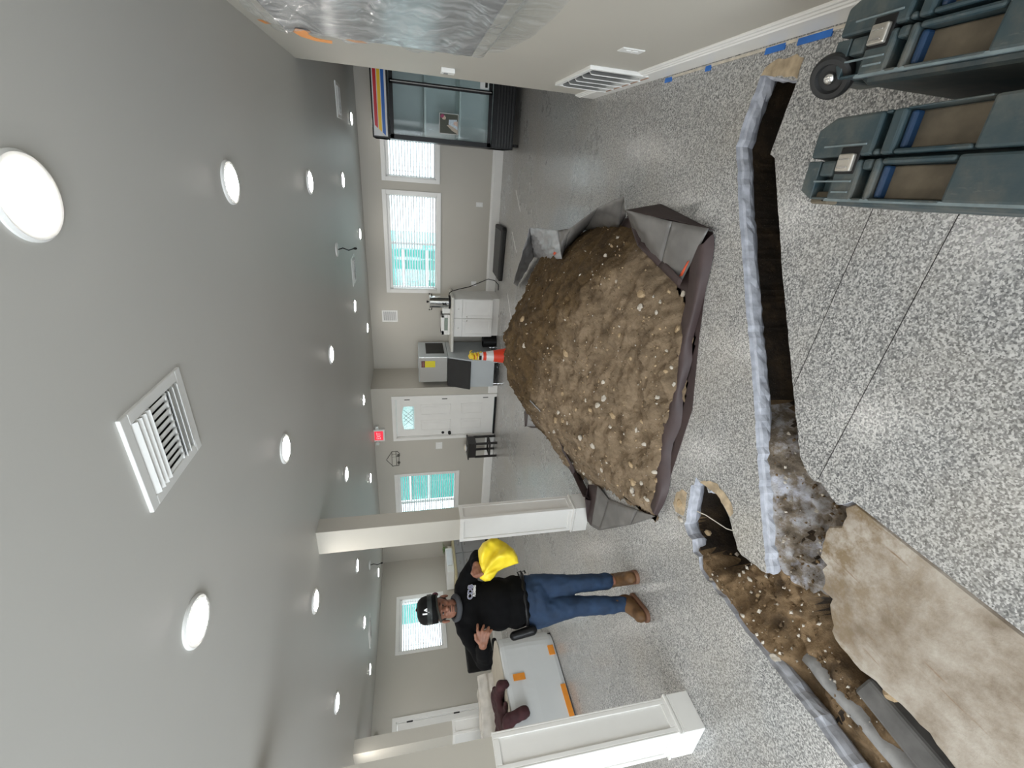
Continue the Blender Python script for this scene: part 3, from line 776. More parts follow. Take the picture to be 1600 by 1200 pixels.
# ---- doors
def door(n, T, x0, x1, z1, label, hinge_right=True):
    d = thing('door_%d' % n, T @ Vector(((x0 + x1) / 2, 0, 0)), label, None, kind='structure'); c = .065
    MB().box(x0 - c, x0, 0, .02, 0, z1 + c, T).build('casing', M['trim'], d, bevel=.003)
    MB().box(x1, x1 + c, 0, .02, 0, z1 + c, T).build('casing', M['trim'], d, bevel=.003)
    MB().box(x0, x1, 0, .02, z1, z1 + c, T).build('casing', M['trim'], d, bevel=.003)
    mb = MB(); mb.box(x0 - .001, x0 + .015, -.15, .001, 0, z1, T).box(x1 - .015, x1 + .001, -.15, .001, 0, z1, T).box(x0, x1, -.15, .001, z1 - .015, z1 + .001, T)
    mb.build('jamb', M['trim'], d)
    MB().box(x0, x1, -.15, .02, -.002, .035, T).build('threshold', M['black'], d)
    gx0, gx1, gz0, gz1 = x0 + .17, x1 - .17, z1 - .345, z1 - .15
    a, b, lo_, hi_ = x0 + .02, x1 - .02, .04, z1 - .02
    mb = MB()
    mb.box(a, gx0, -.05, -.008, lo_, hi_, T).box(gx1, b, -.05, -.008, lo_, hi_, T).box(gx0, gx1, -.05, -.008, lo_, gz0, T).box(gx0, gx1, -.05, -.008, gz1 + .035, hi_, T)
    # arched head of the light
    N = 10; pr = []
    for i in range(N + 1):
        s_ = i / N; xx = gx0 + (gx1 - gx0) * s_; zz = gz1 + .035 * (1 - (2 * s_ - 1) ** 2)
        pr.append((xx, zz))
    for (xa, za), (xb, zb_) in zip(pr[:-1], pr[1:]):
        mb.add([T @ Vector(v) for v in ((xa, -.05, za), (xb, -.05, zb_), (xb, -.05, gz1 + .035), (xa, -.05, gz1 + .035), (xa, -.008, za), (xb, -.008, zb_), (xb, -.008, gz1 + .035), (xa, -.008, gz1 + .035))],
               [(0, 3, 2, 1), (4, 5, 6, 7), (0, 1, 5, 4), (1, 2, 6, 5), (2, 3, 7, 6), (3, 0, 4, 7)])
    leaf = mb.build('leaf', M['trim'], d)
    w2 = (b - a - .36) / 2
    for i, xx in enumerate((a + .12, a + .24 + w2)):
        for (q0, q1) in ((lo_ + .24, lo_ + .66), (lo_ + .86, gz0 - .12)):
            mb = MB(); g_ = .018
            mb.box(xx, xx + w2, -.012, -.003, q0, q0 + g_, T).box(xx, xx + w2, -.012, -.003, q1 - g_, q1, T).box(xx, xx + g_, -.012, -.003, q0, q1, T).box(xx + w2 - g_, xx + w2, -.012, -.003, q0, q1, T)
            mb.box(xx + .05, xx + w2 - .05, -.012, -.004, q0 + .05, q1 - .05, T)
            mb.build('panel', M['trim'], leaf, bevel=.003)
    MB().box(gx0, gx1, -.032, -.028, gz0, gz1 + .034, T).build('pane', M['obscure'], leaf)
    # leaded diamond pattern in the light
    mb = MB(); W = gx1 - gx0; Hh = gz1 - gz0
    for i in range(-2, 8):
        for sgn in (1, -1):
            xa = gx0 + W * i / 6; xb = xa + sgn * Hh * .9
            pa, pb = Vector((xa, -.027, gz0 + .02)), Vector((xb, -.027, gz1 - .0))
            if min(xa, xb) < gx0 + .01 or max(xa, xb) > gx1 - .01: continue
            mb.tube([T @ pa, T @ pb], .004, 4)
    mb.box(gx0, gx1, -.03, -.024, gz0 + .015, gz0 + .022, T)
    mb.build('leading', M['grey'], leaf)
    xk = x0 + .075 if hinge_right else x1 - .075
    o = MB().lathe([(.028, 0), (.028, .012), (.018, .016)], 16, T @ Matrix.Translation((xk, -.008, 1.05)) @ Matrix.Rotation(-math.pi / 2, 4, 'X')).build('deadbolt', M['black'], leaf)
    kb_ = MB().lathe([(.03, 0), (.03, .008), (.012, .012), (.012, .035), (.028, .042), (.031, .055), (.022, .068)], 16, T @ Matrix.Translation((xk, -.008, .92)) @ Matrix.Rotation(-math.pi / 2, 4, 'X')).build('door_knob', M['black'], leaf, smooth=True)
    xh = x1 - .018 if hinge_right else x0 + .018
    for zz in (.22, 1.02, z1 - .22):
        MB().box(xh - .008, xh + .008, -.008, .004, zz - .05, zz + .05, T).build('hinge', M['black'], d)
    return d


door(1, TB, D1[0], D1[1], D1[2], 'white panelled entrance door with a small arched leaded light')
door(2, TC, D2_[0], D2_[1], D2_[2], 'white door in the left wall, mostly hidden by pillars')

# ---- outside
tag(MB().box(-30, 20, -20, 30, -1.5, -1.4).build('trim_1', M['ground'], None), 'pale paving outside the building', None, kind='structure')
t = thing('building', (-6.6, 13.2, -1.4), 'teal painted building seen through the blinds of the back windows', 'building')
MB().box(-11.2, -2.3, 12.6, 16.0, -1.4, 3.4).build('wall', M['teal'], t)
MB().box(-11.4, -2.1, 12.4, 16.2, 3.4, 3.55).build('roof', M['white'], t)
mb = MB()
for zz in (1.1, 1.75): mb.box(-11.2, -2.3, 12.56, 12.62, zz, zz + .07)
mb.build('rail', M['white'], t)
t = thing('fence', (-12.2, 9.9, -1.4), 'teal painted fence outside the left window', 'fence')
MB().box(-12.3, -12.1, 8.3, 13.0, -1.4, 2.6).build('panel', M['teal'], t)
MB().box(-12.35, -12.05, 8.2, 8.35, -1.4, 2.7).build('post', M['white'], t)

# ================================================================ pillars
def pillar(x0, x1, y0, y1, label):
    t = thing('pillar', ((x0 + x1) / 2, (y0 + y1) / 2, 0), label, 'pillar', 'square pillars across the room'); H = 1.22; e = .012
    MB().box(x0, x1, y0, y1, 0, .128).build('base_block', M['trim'], t, bevel=.003)
    mb = MB()
    for k, (g, za, zb) in enumerate(((.0, .128, .140), (-.006, .140, .150), (.004, .150, .164), (-.010, .164, .176))):
        mb.box(x0 - g, x1 + g, y0 - g, y1 + g, za, zb)
    mb.build('base_moulding', M['trim'], t, bevel=.002)
    a, b, c, d = x0 + .018, x1 - .018, y0 + .018, y1 - .018
    MB().box(a, b, c, d, .17, H).build('core', M['trim'], t)
    s = .024; p = .010
    for nm, (u0, u1, face, ax) in (('front', (a, b, c, 'y-')), ('back', (a, b, d, 'y+')), ('right', (c, d, b, 'x+')), ('left', (c, d, a, 'x-'))):
        mb = MB()
        e_ = p if ax[0] == 'y' else 0
        for (q0, q1, z0, z1) in ((u0 - e_, u0 + s, .176, H), (u1 - s, u1 + e_, .176, H), (u0 + s, u1 - s, H - .03, H), (u0 + s, u1 - s, .176, .20)):
            if ax == 'y-': mb.box(q0, q1, face - p, face, z0, z1)
            elif ax == 'y+': mb.box(q0, q1, face, face + p, z0, z1)
            elif ax == 'x+': mb.box(face, face + p, q0, q1, z0, z1)
            else: mb.box(face - p, face, q0, q1, z0, z1)
        mb.build('panel_frame', M['trim'], t, bevel=.003)
    MB().box(a - p, b + p, c - p, d + p, H, H + .006).build('cap_strip', M['trim'], t)
    MB().box(a + .004, b - .004, c + .004, d - .004, H, 2.5).build('shaft', M['wall'], t)
    return t


pillar(-3.11, -2.82, 2.87, 3.07, 'square pillar with white panelled base behind the man, touching the tarp')
pillar(-3.105, -2.813, 1.04, 1.245, 'square pillar with white panelled base nearest the camera, in front of the wrapped counter')
pillar(-6.73, -6.44, 2.87, 3.07, 'distant square pillar behind the wrapped counter, hiding the left door')

# ================================================================ ceiling fixtures
LIGHTS = [(-.15, 1.26, 'largest recessed ceiling light, nearest the camera at the frame edge'), (-.18, 2.49, 'second recessed ceiling light in the row along the right wall'),
          (-.26, 4.25, 'third recessed ceiling light in the row along the right wall'), (-.33, 6.15, 'fourth recessed ceiling light in the row along the right wall'),
          (.40, 7.50, 'recessed ceiling light above the drinks fridge'), (-1.16, 7.50, 'recessed ceiling light above the wide back window'),
          (-1.94, 6.25, 'recessed ceiling light between the far vent and the back wall grille'), (-2.75, 7.58, 'recessed ceiling light above the coffee urn counter'),
          (-1.84, 4.30, 'recessed ceiling light straight above the back of the dirt heap'), (-3.5, 6.33, 'recessed ceiling light in front of the entrance door'),
          (-1.75, 2.55, 'recessed ceiling light beyond the big ceiling vent'), (-3.4, 4.36, 'recessed ceiling light to the right of the middle pillar head'),
          (-5.09, 6.37, 'recessed ceiling light in front of the window behind the middle pillar'), (-1.65, 1.28, 'large recessed ceiling light left of the big ceiling vent'),
          (-3.27, 2.58, 'recessed ceiling light left of the middle pillar head'), (-4.96, 4.38, 'recessed ceiling light just left behind the middle pillar head'),
          (-7.45, 6.35, 'small recessed ceiling light in the far left back corner'), (-6.19, 4.41, 'recessed ceiling light beside the left ceiling vent'),
          (-7.4, 4.44, 'recessed ceiling light near the left wall and left exit sign'), (-4.87, 2.65, 'recessed ceiling light above the wrapped counter')]
OFFL = ['recessed ceiling light left of the frame, third from the right wall in the near row', 'recessed ceiling light left of the frame, fourth from the right wall in the near row', 'recessed ceiling light left of the frame, nearest the left wall in the near row',
        'recessed ceiling light behind the camera beside the right wall', 'recessed ceiling light behind the camera over the tan slab', 'recessed ceiling light behind the camera left of the cut', 'recessed ceiling light hidden over the back of the wrapped counter', 'recessed ceiling light hidden beside the left door']
proto = None
for x_, y_, lb in LIGHTS + [(-3.3, 1.3, None), (-4.9, 1.3, None), (-6.5, 1.3, None), (-.15, -.4, None), (-1.7, -.4, None), (-3.3, -.4, None), (-6.4, 2.65, None), (-7.8, 2.65, None)]:
    z_ = zc(y_)
    if proto is None:
        t = thing('ceiling_light', (x_, y_, z_), lb, 'light', 'recessed ceiling lights')
        T = Matrix.Translation((x_, y_, z_))
        MB().lathe([(.098, .004), (.098, -.006), (.092, -.012), (.078, -.012), (.072, -.006), (.072, .004)], 40, T).build('trim_ring', M['plas'], t, smooth=False)
        MB().lathe([(.071, -.004), (.071, -.0125), (.066, -.0165), (.04, -.019)], 32, T).build('diffuser', M['lamp'], t)
        proto = t
    else:
        t = copy_tree(proto); t.location = (x_, y_, z_)
        t['label'] = lb or OFFL.pop(0)
# big square diffuser vent
def ceiling_vent(x0, x1, y0, y1, label, fine=True):
    z_ = zc((y0 + y1) / 2); t = thing('ceiling_vent', ((x0 + x1) / 2, (y0 + y1) / 2, z_), label, 'vent', 'white ceiling vents')
    f = .038
    MB().box(x0 + .02, x1 - .02, y0 + .02, y1 - .02, z_ - .001, z_ + .002).build('duct_opening', M['black'], t)
    for bx in ((x0, x1, y0, y0 + f), (x0, x1, y1 - f, y1), (x0, x0 + f, y0 + f, y1 - f), (x1 - f, x1, y0 + f, y1 - f)):
        MB().box(bx[0], bx[1], bx[2], bx[3], z_ - .010, z_ + .004).build('frame', M['plas'], t, bevel=.003)
    a, b, c, d = x0 + f, x1 - f, y0 + f, y1 - f; L = d - c
    def slat(cx, cy, lx, wd, ang, axis):
        R_ = Matrix.Translation((cx, cy, z_ - .010)) @ (Matrix.Rotation(ang, 4, 'X') if axis == 'x' else Matrix.Rotation(ang, 4, 'Y'))
        mb = MB()
        if axis == 'x': mb.box(-lx / 2, lx / 2, -wd / 2, wd / 2, -.001, .001, R_)
        else: mb.box(-wd / 2, wd / 2, -lx / 2, lx / 2, -.001, .001, R_)
        mb.build('slat', M['plas'], t)
    n1 = 4 if fine else 3
    for i in range(n1): slat((a + b) / 2, c + L * .33 * (i + .5) / n1, b - a, .022, math.radians(-42), 'x')
    for i in range(3): slat((a + b) / 2, d - L * .30 * (i + .5) / 3, b - a, .024, math.radians(42), 'x')
    n2 = 10 if fine else 8
    for i in range(n2):
        g = (i + .5) / n2
        slat(a + (b - a) * g, c + L * .515, L * .36, .024, math.radians(16 if fine else (40 if g < .5 else -40)), 'y')
    MB().box(a, b, c + L * .33 - .002, c + L * .33 + .004, z_ - .012, z_).build('divider', M['plas'], t)
    MB().box(a, b, d - L * .31 - .004, d - L * .31 + .002, z_ - .012, z_).build('divider', M['plas'], t)
    return t


ceiling_vent(-1.09, -.745, 1.265, 1.64, 'large square white ceiling vent nearest the camera')
ceiling_vent(.33, .69, 6.2, 6.55, 'ceiling vent above the drinks fridge side of the room', False)
ceiling_vent(-1.68, -1.30, 6.30, 6.65, 'ceiling vent in front of the wide back window', False)
ceiling_vent(-7.2, -6.8, 4.65, 5.0, 'ceiling vent on the far left beyond the man', False)
for x_, y_, lb in ((-.99, 5.25, 'ceiling plate with a dangling wire, in front of the wide back window'), (-6.16, 5.42, 'ceiling plate with a dangling wire, far left behind the middle pillar')):
    z_ = zc(y_); t = thing('ceiling_plate', (x_, y_, z_), lb, 'bracket')
    MB().lathe([(.075, 0), (.075, -.012), (.05, -.02)], 20, Matrix.Translation((x_, y_, z_))).build('plate', M['plas'], t)
    MB().tube([(x_, y_, z_ - .01), (x_ + .02, y_, z_ - .07), (x_ + .0, y_ - .01, z_ - .13), (x_ + .02, y_, z_ - .19)], .007, 6).build('wire', M['black'], t, smooth=True)
    MB().ellipsoid((x_ + .02, y_, z_ - .2), .014, .014, .02).build('wire_end', M['black'], t)

# ================================================================ near right wall
def plate(name, T, w_, h_, label, cat, outlet=True, group=None):
    t = thing(name, T @ Vector((0, 0, 0)), label, cat, group)
    MB().box(-w_ / 2, w_ / 2, 0, .006, -h_ / 2, h_ / 2, T).build('cover', M['plas'], t, bevel=.002)
    if outlet:
        for z_ in (-.02, .02): MB().box(-.016, .016, .005, .009, z_ - .014, z_ + .014, T).build('socket', M['white'], t, bevel=.002)
    else:
        for k in range(max(1, int(round(w_ / .05)) - 0)):
            n = max(1, int(round(w_ / .05))); x_ = -w_ / 2 + w_ * (k + .5) / n
            MB().box(x_ - .012, x_ + .012, .005, .010, -.03, .03, T).build('rocker', M['white'], t, bevel=.002)
    return t


def TW(kind, s, z_):
    if kind == 'R': return Matrix(((0, -1, 0, XR), (1, 0, 0, s), (0, 0, 1, z_), (0, 0, 0, 1)))
    if kind == 'A': return Matrix(((1, 0, 0, s), (0, -1, 0, YA), (0, 0, 1, z_), (0, 0, 0, 1)))
    if kind == 'B': return Matrix(((1, 0, 0, s), (0, -1, 0, YB), (0, 0, 1, z_), (0, 0, 0, 1)))
    if kind == 'C': return Matrix(((0, 1, 0, XC), (1, 0, 0, s), (0, 0, 1, z_), (0, 0, 0, 1)))


plate('wall_outlet', TW('R', 2.65, .44), .08, .125, 'white wall outlet on the near right wall above the baseboard', 'outlet')
plate('wall_outlet', TW('A', -.68, .375), .075, .12, 'white wall outlet low on the back wall under the wide window', 'outlet')
plate('wall_outlet', TW('A', -2.10, .42), .09, .10, 'white wall outlet behind the cord right of the counter', 'outlet')
plate('light_switch', TW('B', -5.215, 1.125), .16, .13, 'white switch plate on the wall left of the entrance door', 'switch', False)
T = TW('R', 3.89, 1.30); t = thing('thermostat', T @ Vector((0, 0, 0)), 'small white thermostat at the end of the near right wall', 'thermostat')
MB().box(-.045, .045, 0, .03, -.05, .05, T).build('case', M['white'], t, bevel=.004)
MB().box(-.02, .02, .03, .034, .0, .03, T).build('display', M['grey'], t)
# big white wall register
T = TW('R', 3.48, .29); t = thing('wall_register', T @ Vector((0, 0, 0)), 'large white louvred air register low on the near right wall', 'vent')
Wd, Ht = .74, .40
for bx in ((-Wd / 2, Wd / 2, Ht / 2 - .03, Ht / 2), (-Wd / 2, Wd / 2, -Ht / 2, -Ht / 2 + .03), (-Wd / 2, -Wd / 2 + .03, -Ht / 2 + .03, Ht / 2 - .03), (Wd / 2 - .03, Wd / 2, -Ht / 2 + .03, Ht / 2 - .03)):
    MB().box(bx[0], bx[1], 0, .022, bx[2], bx[3], T).build('frame', M['white'], t, bevel=.003)
MB().box(-Wd / 2 + .02, Wd / 2 - .02, 0, .004, -Ht / 2 + .02, Ht / 2 - .02, T).build('backing', plain('shadow grey', (.12, .12, .12), .7), t)
for i in range(5):
    x_ = -Wd / 2 + .09 + (Wd - .18) * i / 4
    R_ = T @ Matrix.Translation((x_, .018, 0)) @ Matrix.Rotation(math.radians(-28), 4, 'Z')
    MB().box(-.048, .048, -.002, .002, -Ht / 2 + .03, Ht / 2 - .03, R_).build('louvre', M['white'], t)
MB().box(-Wd / 2 + .04, Wd / 2, 0, .020, -Ht / 2 - .022, -Ht / 2, T).build('bare_strip', M['tan'], t)['label'] = 'unpainted wood strip'

# screen wrapped in film
T = TW('R', 0, 0); t = thing('wall_screen', (XR, 2.35, 1.6), 'large wall screen wrapped in clear crinkled plastic, at the top of the right wall', 'screen')
MB().box(1.3, 2.80, .05, .10, 1.26, 2.16, T).build('panel', plain('screen back grey', (0.20, 0.20, 0.205), 0.25, var=.1), t, bevel=.008)
MB().box(1.9, 2.5, 0, .05, 1.5, 1.95, T).build('bracket', M['black'], t)
# film: a sheet thrown over it and taped to the wall, gathered at its edge
N, K = 72, 64; y0_, y1_, z0_, z1_ = 1.05, 3.20, 0.98, 2.33
vs = []
for j in range(K + 1):
    for i in range(N + 1):
        u_, v_ = i / N, j / K; y_ = y0_ + (y1_ - y0_) * u_; zz = z0_ + (z1_ - z0_) * v_
        # corners rounded off by the gathers
        cu_, cv_ = abs(2 * u_ - 1), abs(2 * v_ - 1)
        pull = max(0, cu_ + cv_ - 1.45) * .5
        y_ += -(u_ - .5) * pull * .9; zz += -(v_ - .5) * pull * .6
        ex = min(max(0, (y_ - 1.25) / .10), max(0, (2.95 - y_) / .30), 1); ez = min(max(0, (zz - 1.12) / .12), max(0, (2.30 - zz) / .10), 1)
        h = min(ex, ez); h = h * h * (3 - 2 * h)
        q = Vector((y_ * 3.2, zz * 9, 1.3)); q2 = Vector((y_ * 10 + zz * 3, zz * 16, 7))
        cr = .020 * noise.noise(q) + .012 * abs(noise.noise(q2)) + .006 * noise.noise(q2 * 2.3)
        vs.append(T @ Vector((y_ + .02 * noise.noise(q2), max(.006, .012 + .108 * h + cr * (.5 + h)), zz + .025 * noise.noise(q))))
mb = MB(); mb.add(vs, [(j * (N + 1) + i, j * (N + 1) + i + 1, (j + 1) * (N + 1) + i + 1, (j + 1) * (N + 1) + i) for j in range(K) for i in range(N)])
film = mb.build('plastic_wrap', M['film'], t, smooth=True); film['label'] = 'clear crinkled plastic wrap'
def strip_yz(pts, wd, off, mat, name, parent):
    mb = MB(); n = len(pts); vs = []
    for i, p in enumerate(pts):
        a = Vector(pts[max(0, i - 1)]); b = Vector(pts[min(n - 1, i + 1)]); d = (b - a).normalized(); q = Vector((-d.y, d.x)) * wd / 2
        for s_ in (-1, 1):
            for o_ in (off, off + .002): vs.append(T @ Vector((p[0] + q.x * s_, o_, p[1] + q.y * s_)))
    fs = []
    for i in range(n - 1):
        k = i * 4; fs += [(k + 1, k + 5, k + 7, k + 3), (k, k + 2, k + 6, k + 4), (k, k + 4, k + 5, k + 1), (k + 2, k + 3, k + 7, k + 6)]
    mb.add(vs, fs); return mb.build(name, mat, parent)
strip_yz([(2.70, 2.06), (2.77, 2.085), (2.84, 2.07), (2.88, 2.03), (2.89, 1.96)], .065, .105, M['orange'], 'tape', t)
strip_yz([(2.88, 1.88), (2.91, 1.85), (2.89, 1.80)], .04, .085, M['orange'], 'tape', t)
strip_yz([(2.92, 2.29), (2.98, 2.27)], .03, .05, M['orange'], 'tape', t)

# ================================================================ drinks fridge
fx0, fx1, fy0, fy1, fz1 = .19, 1.55, 7.10, 7.85, 2.06
t = thing('drinks_fridge', ((fx0 + fx1) / 2, (fy0 + fy1) / 2, 0), 'black glass-door drinks fridge with red, yellow and blue stripes on its header', 'fridge')
FB = M['black']
mb = MB(); mb.box(fx0, fx0 + .05, fy0 + .03, fy1, .10, fz1).box(fx1 - .05, fx1, fy0 + .03, fy1, .10, fz1).box(fx0, fx1, fy1 - .05, fy1, .10, fz1).box(fx0, fx1, fy0 + .03, fy1, fz1 - .22, fz1).box(fx0, fx1, fy0 + .03, fy1, .10, .40)
mb.build('cabinet', FB, t)
inner = plain('fridge lining', (0.80, 0.86, 0.86), 0.5, var=.03)
mb = MB(); mb.box(fx0 + .05, fx1 - .05, fy1 - .06, fy1 - .05, .40, fz1 - .22).box(fx0 + .05, fx0 + .056, fy0 + .05, fy1 - .05, .40, fz1 - .22).box(fx1 - .056, fx1 - .05, fy0 + .05, fy1 - .05, .40, fz1 - .22).box(fx0 + .05, fx1 - .05, fy0 + .05, fy1 - .05, .395, .405)
mb.build('lining', inner, t)
shelfm = plain('white wire shelf', (0.75, 0.85, 0.85), 0.4)
for z_ in (.86, 1.34):
    MB().box(fx0 + .06, fx1 - .06, fy0 + .07, fy1 - .08, z_, z_ + .022).build('shelf', shelfm, t)
# header with slanted stripes
hd = MB().box(fx0, fx1, fy0 - .01, fy0 + .03, fz1 - .225, fz1).build('header', FB, t, bevel=.004)
MB().box(fx0 + .02, fx1 - .02, fy0 - .014, fy0 - .008, fz1 - .20, fz1 - .02).build('header_face', plain('pearl header', (0.62, 0.62, 0.62), .35), hd)
for i, (cname, c, za, sx) in enumerate((('red', (.55, .012, .02), -.055, .145), ('yellow', (.82, .50, .015), -.105, .105), ('blue', (.01, .11, .42), -.155, .065))):
    zt, zb_ = fz1 + za + .020, fz1 + za - .020
    T = Matrix.Translation((0, fy0 - .014, 0)) @ Matrix.Rotation(math.pi / 2, 4, 'X')
    MB().prism([(fx0 + sx - .0, zt), (fx0 + sx - .036, zb_), (fx1 - .02, zb_), (fx1 - .02, zt)][::1], 0, .0025, T).build('stripe', plain(cname + ' stripe', c, .35, var=.03), hd)['label'] = cname + ' slanted stripe'
# grille and castors
gr = MB().box(fx0, fx1, fy0 - .012, fy0 + .03, .10, .42).build('lower_panel', FB, t, bevel=.004)
for i in range(6):
    MB().box(fx0 + .02, fx1 - .02, fy0 - .024, fy0 - .010, .125 + i * .042, .149 + i * .042).build('louvre', plain('louvre black', (.02, .02, .02), .3) if i == 0 else bpy.data.materials['louvre black'], gr, bevel=.004)
for x_ in (fx0 + .06, fx1 - .06):
    for y_ in (fy0 + .08, fy1 - .08):
        ca = MB().lathe([(.045, -.02), (.05, -.012), (.05, .012), (.045, .02)], 20, Matrix.Translation((x_, y_, .05)) @ Matrix.Rotation(math.pi / 2, 4, 'Y')).build('castor', M['rubber'], t)
        MB().box(x_ - .03, x_ + .03, y_ - .03, y_ + .03, .088, .102).build('castor_plate', M['black'], ca)
# two sliding doors
xm = .835
for k, (a, b, yo) in enumerate(((fx0 + .01, xm + .05, fy0 - .006), (xm + .0, fx1 - .01, fy0 + .012))):
    mb = MB(); z0_, z1_ = .43, fz1 - .235
    fw = .05
    mb.box(a, a + fw, yo, yo + .018, z0_, z1_).box(b - fw, b, yo, yo + .018, z0_, z1_).box(a, b, yo, yo + .018, z0_, z0_ + fw).box(a, b, yo, yo + .018, z1_ - fw, z1_)
    d = mb.build('sliding_door', FB, t)
    MB().box(a + fw, b - fw, yo + .006, yo + .011, z0_ + fw, z1_ - fw).build('pane', M['fridge_glass'], d)
    if k == 0: MB().box(b - .030, b - .018, yo - .014, yo, z0_ + .02, z1_ - .02).build('handle', M['steel'], d)
    if k == 0:
        # framed photograph stuck on the pane: two people against dark foliage
        px0, px1, pz0, pz1 = .32, .555, .905, 1.155
        c = MB().box(px0 - .008, px1 + .008, yo + .0005, yo + .0055, pz0 - .008, pz1 + .008).build('poster', plain('poster border', (.6, .6, .58), .5), d)
        def flat(poly, col, dz, nm):
            TT = Matrix.Translation((0, yo - dz, 0)) @ Matrix.Rotation(math.pi / 2, 4, 'X')
            MB().prism([(px0 + (px1 - px0) * u_, pz0 + (pz1 - pz0) * v_) for u_, v_ in poly], 0, .0012, TT).build(nm, plain('print ' + nm, col, .5, var=.15, scale=60), c)
        flat([(0, 0), (1, 0), (1, 1), (0, 1)], (.05, .055, .035), .0, 'poster_ground')
        flat([(.02, .02), (.55, .02), (.50, .35), (.42, .62), (.15, .30)][::1], (.45, .38, .30), .0014, 'poster_figure')
        flat([(.22, .02), (.75, .06), (.72, .50), (.48, .52), (.38, .30)], (.52, .60, .66), .0028, 'poster_shirt')
        flat([(.70, .70), (.80, .66), (.90, .72), (.92, .86), (.80, .90), (.70, .84)], (.55, .42, .33), .0042, 'poster_face')
        flat([(.78, .84), (.92, .74), (.98, .86), (.90, .97), (.80, .96)], (.30, .03, .10), .0056, 'poster_cap')
        flat([(.40, .04), (.66, .02), (.64, .22), (.50, .26)], (.60, .45, .38), .0056, 'poster_hand')
        mb = MB()
        for i in range(7): mb.box(.525, .533, yo - .001, yo + .0055, .66 + i * .032, .668 + i * .032)
        mb.build('markings', M['white'], d)  # small white dots in columns on the pane
        mb = MB()
        for i in range(5): mb.box(.585, .592, yo - .001, yo + .0055, 1.02 + i * .045, 1.028 + i * .045)
        mb.build('markings', M['white'], d)
    else:
        MB().box(a + fw + .01, a + fw + .12, yo + .0, yo + .0055, z0_ + fw + .01, z0_ + fw + .13).build('notice', M['white'], d)
        MB().box(a + fw + .03, a + fw + .09, yo - .002, yo + .0, z0_ + fw + .025, z0_ + fw + .06).build('notice_print', M['black'], d)

# ================================================================ counter with urn, ice machine
cx0, cx1, cy0 = -2.965, -2.24, 7.72
t = thing('base_cabinet', ((cx0 + cx1) / 2, 8.0, 0), 'white double base cabinet with drawers under the coffee urn', 'cabinet')
MB().box(cx0, cx1, cy0, YA - .002, .125, .85).build('carcass', M['white'], t)
MB().box(cx0 + .0, cx1 + .0, cy0 + .05, YA - .002, 0, .125).build('plinth', M['trim'], t)
xm_ = (cx0 + cx1) / 2
for a, b in ((cx0 + .004, xm_ - .003), (xm_ + .003, cx1 - .004)):
    d = MB().box(a, b, cy0 - .018, cy0, .70, .845).build('drawer', M['white'], t, bevel=.003)
    MB().lathe([(.006, 0), (.006, .012), (.013, .018), (.010, .026)], 12, Matrix.Translation(((a + b) / 2, cy0 - .018, .77)) @ Matrix.Rotation(math.pi / 2, 4, 'X')).build('knob', M['steel'], d)
    d = MB().box(a, b, cy0 - .014, cy0, .135, .69).build('cabinet_door', M['white'], t, bevel=.002)
    mb = MB(); q = .055
    mb.box(a, a + q, cy0 - .022, cy0 - .012, .135, .69).box(b - q, b, cy0 - .022, cy0 - .012, .135, .69).box(a + q, b - q, cy0 - .022, cy0 - .012, .135, .135 + q).box(a + q, b - q, cy0 - .022, cy0 - .012, .69 - q, .69)
    mb.build('door_frame', M['white'], d, bevel=.003)
    xk = b - .035 if a < xm_ - .1 else a + .035
    MB().lathe([(.006, 0), (.006, .012), (.013, .018), (.010, .026)], 12, Matrix.Translation((xk, cy0 - .022, .61)) @ Matrix.Rotation(math.pi / 2, 4, 'X')).build('knob', M['steel'], d)
o = MB().box(-3.262, -2.20, 7.66, YA - .002, .85, .895).build('worktop', plain('pale laminate', (.66, .65, .60), .35, var=.05, scale=30), None, bevel=.006)
tag(o, 'pale worktop on the white cabinet, running over to the ice machine', 'worktop')
# urn
ux, uy, uz = -2.36, 7.92, .895
t = thing('coffee_urn', (ux, uy, uz), 'tall polished steel coffee urn with black handles on the worktop', 'urn'); T = Matrix.Translation((ux, uy, uz))
MB().lathe([(.115, 0), (.125, .005), (.125, .035), (.11, .04)], 28, T).build('base', M['black'], t)
MB().lathe([(.108, .04), (.108, .36), (.112, .365), (.112, .372)], 32, T).build('body', M['chrome'], t, smooth=False)
MB().lathe([(.115, .372), (.115, .380), (.09, .392), (.03, .398)], 28, T).build('lid', M['chrome'], t)
MB().lathe([(.012, .396), (.012, .412), (.022, .418), (.022, .432), (.012, .436)], 14, T).build('lid_knob', M['black'], t)
for s_ in (-1, 1):
    MB().tube([T @ Vector((s_ * .105, 0, .34)), T @ Vector((s_ * .15, 0, .345)), T @ Vector((s_ * .155, 0, .385)), T @ Vector((s_ * .14, 0, .39))], .010, 8).build('handle', M['black'], t)
tp = MB().tube([T @ Vector((0, -.10, .11)), T @ Vector((0, -.165, .11)), T @ Vector((0, -.175, .08))], .011, 8).build('tap', M['black'], t)
MB().box(-.012, .012, -.165, -.14, .12, .155, T).build('tap_lever', M['black'], tp)
MB().tube([(ux + .12, uy, uz + .03), (-2.19, 7.95, .91), (-2.175, 8.0, .86), (-2.16, 8.1, .72), (-2.14, 8.2, .52), (-2.05, 8.25, .28), (-1.98, 8.2, .16), (-1.97, 8.05, .06), (-2.02, 7.95, .006), (-2.12, 7.93, .006)], .0075, 8).build('power_cord', M['black'], t, smooth=True)
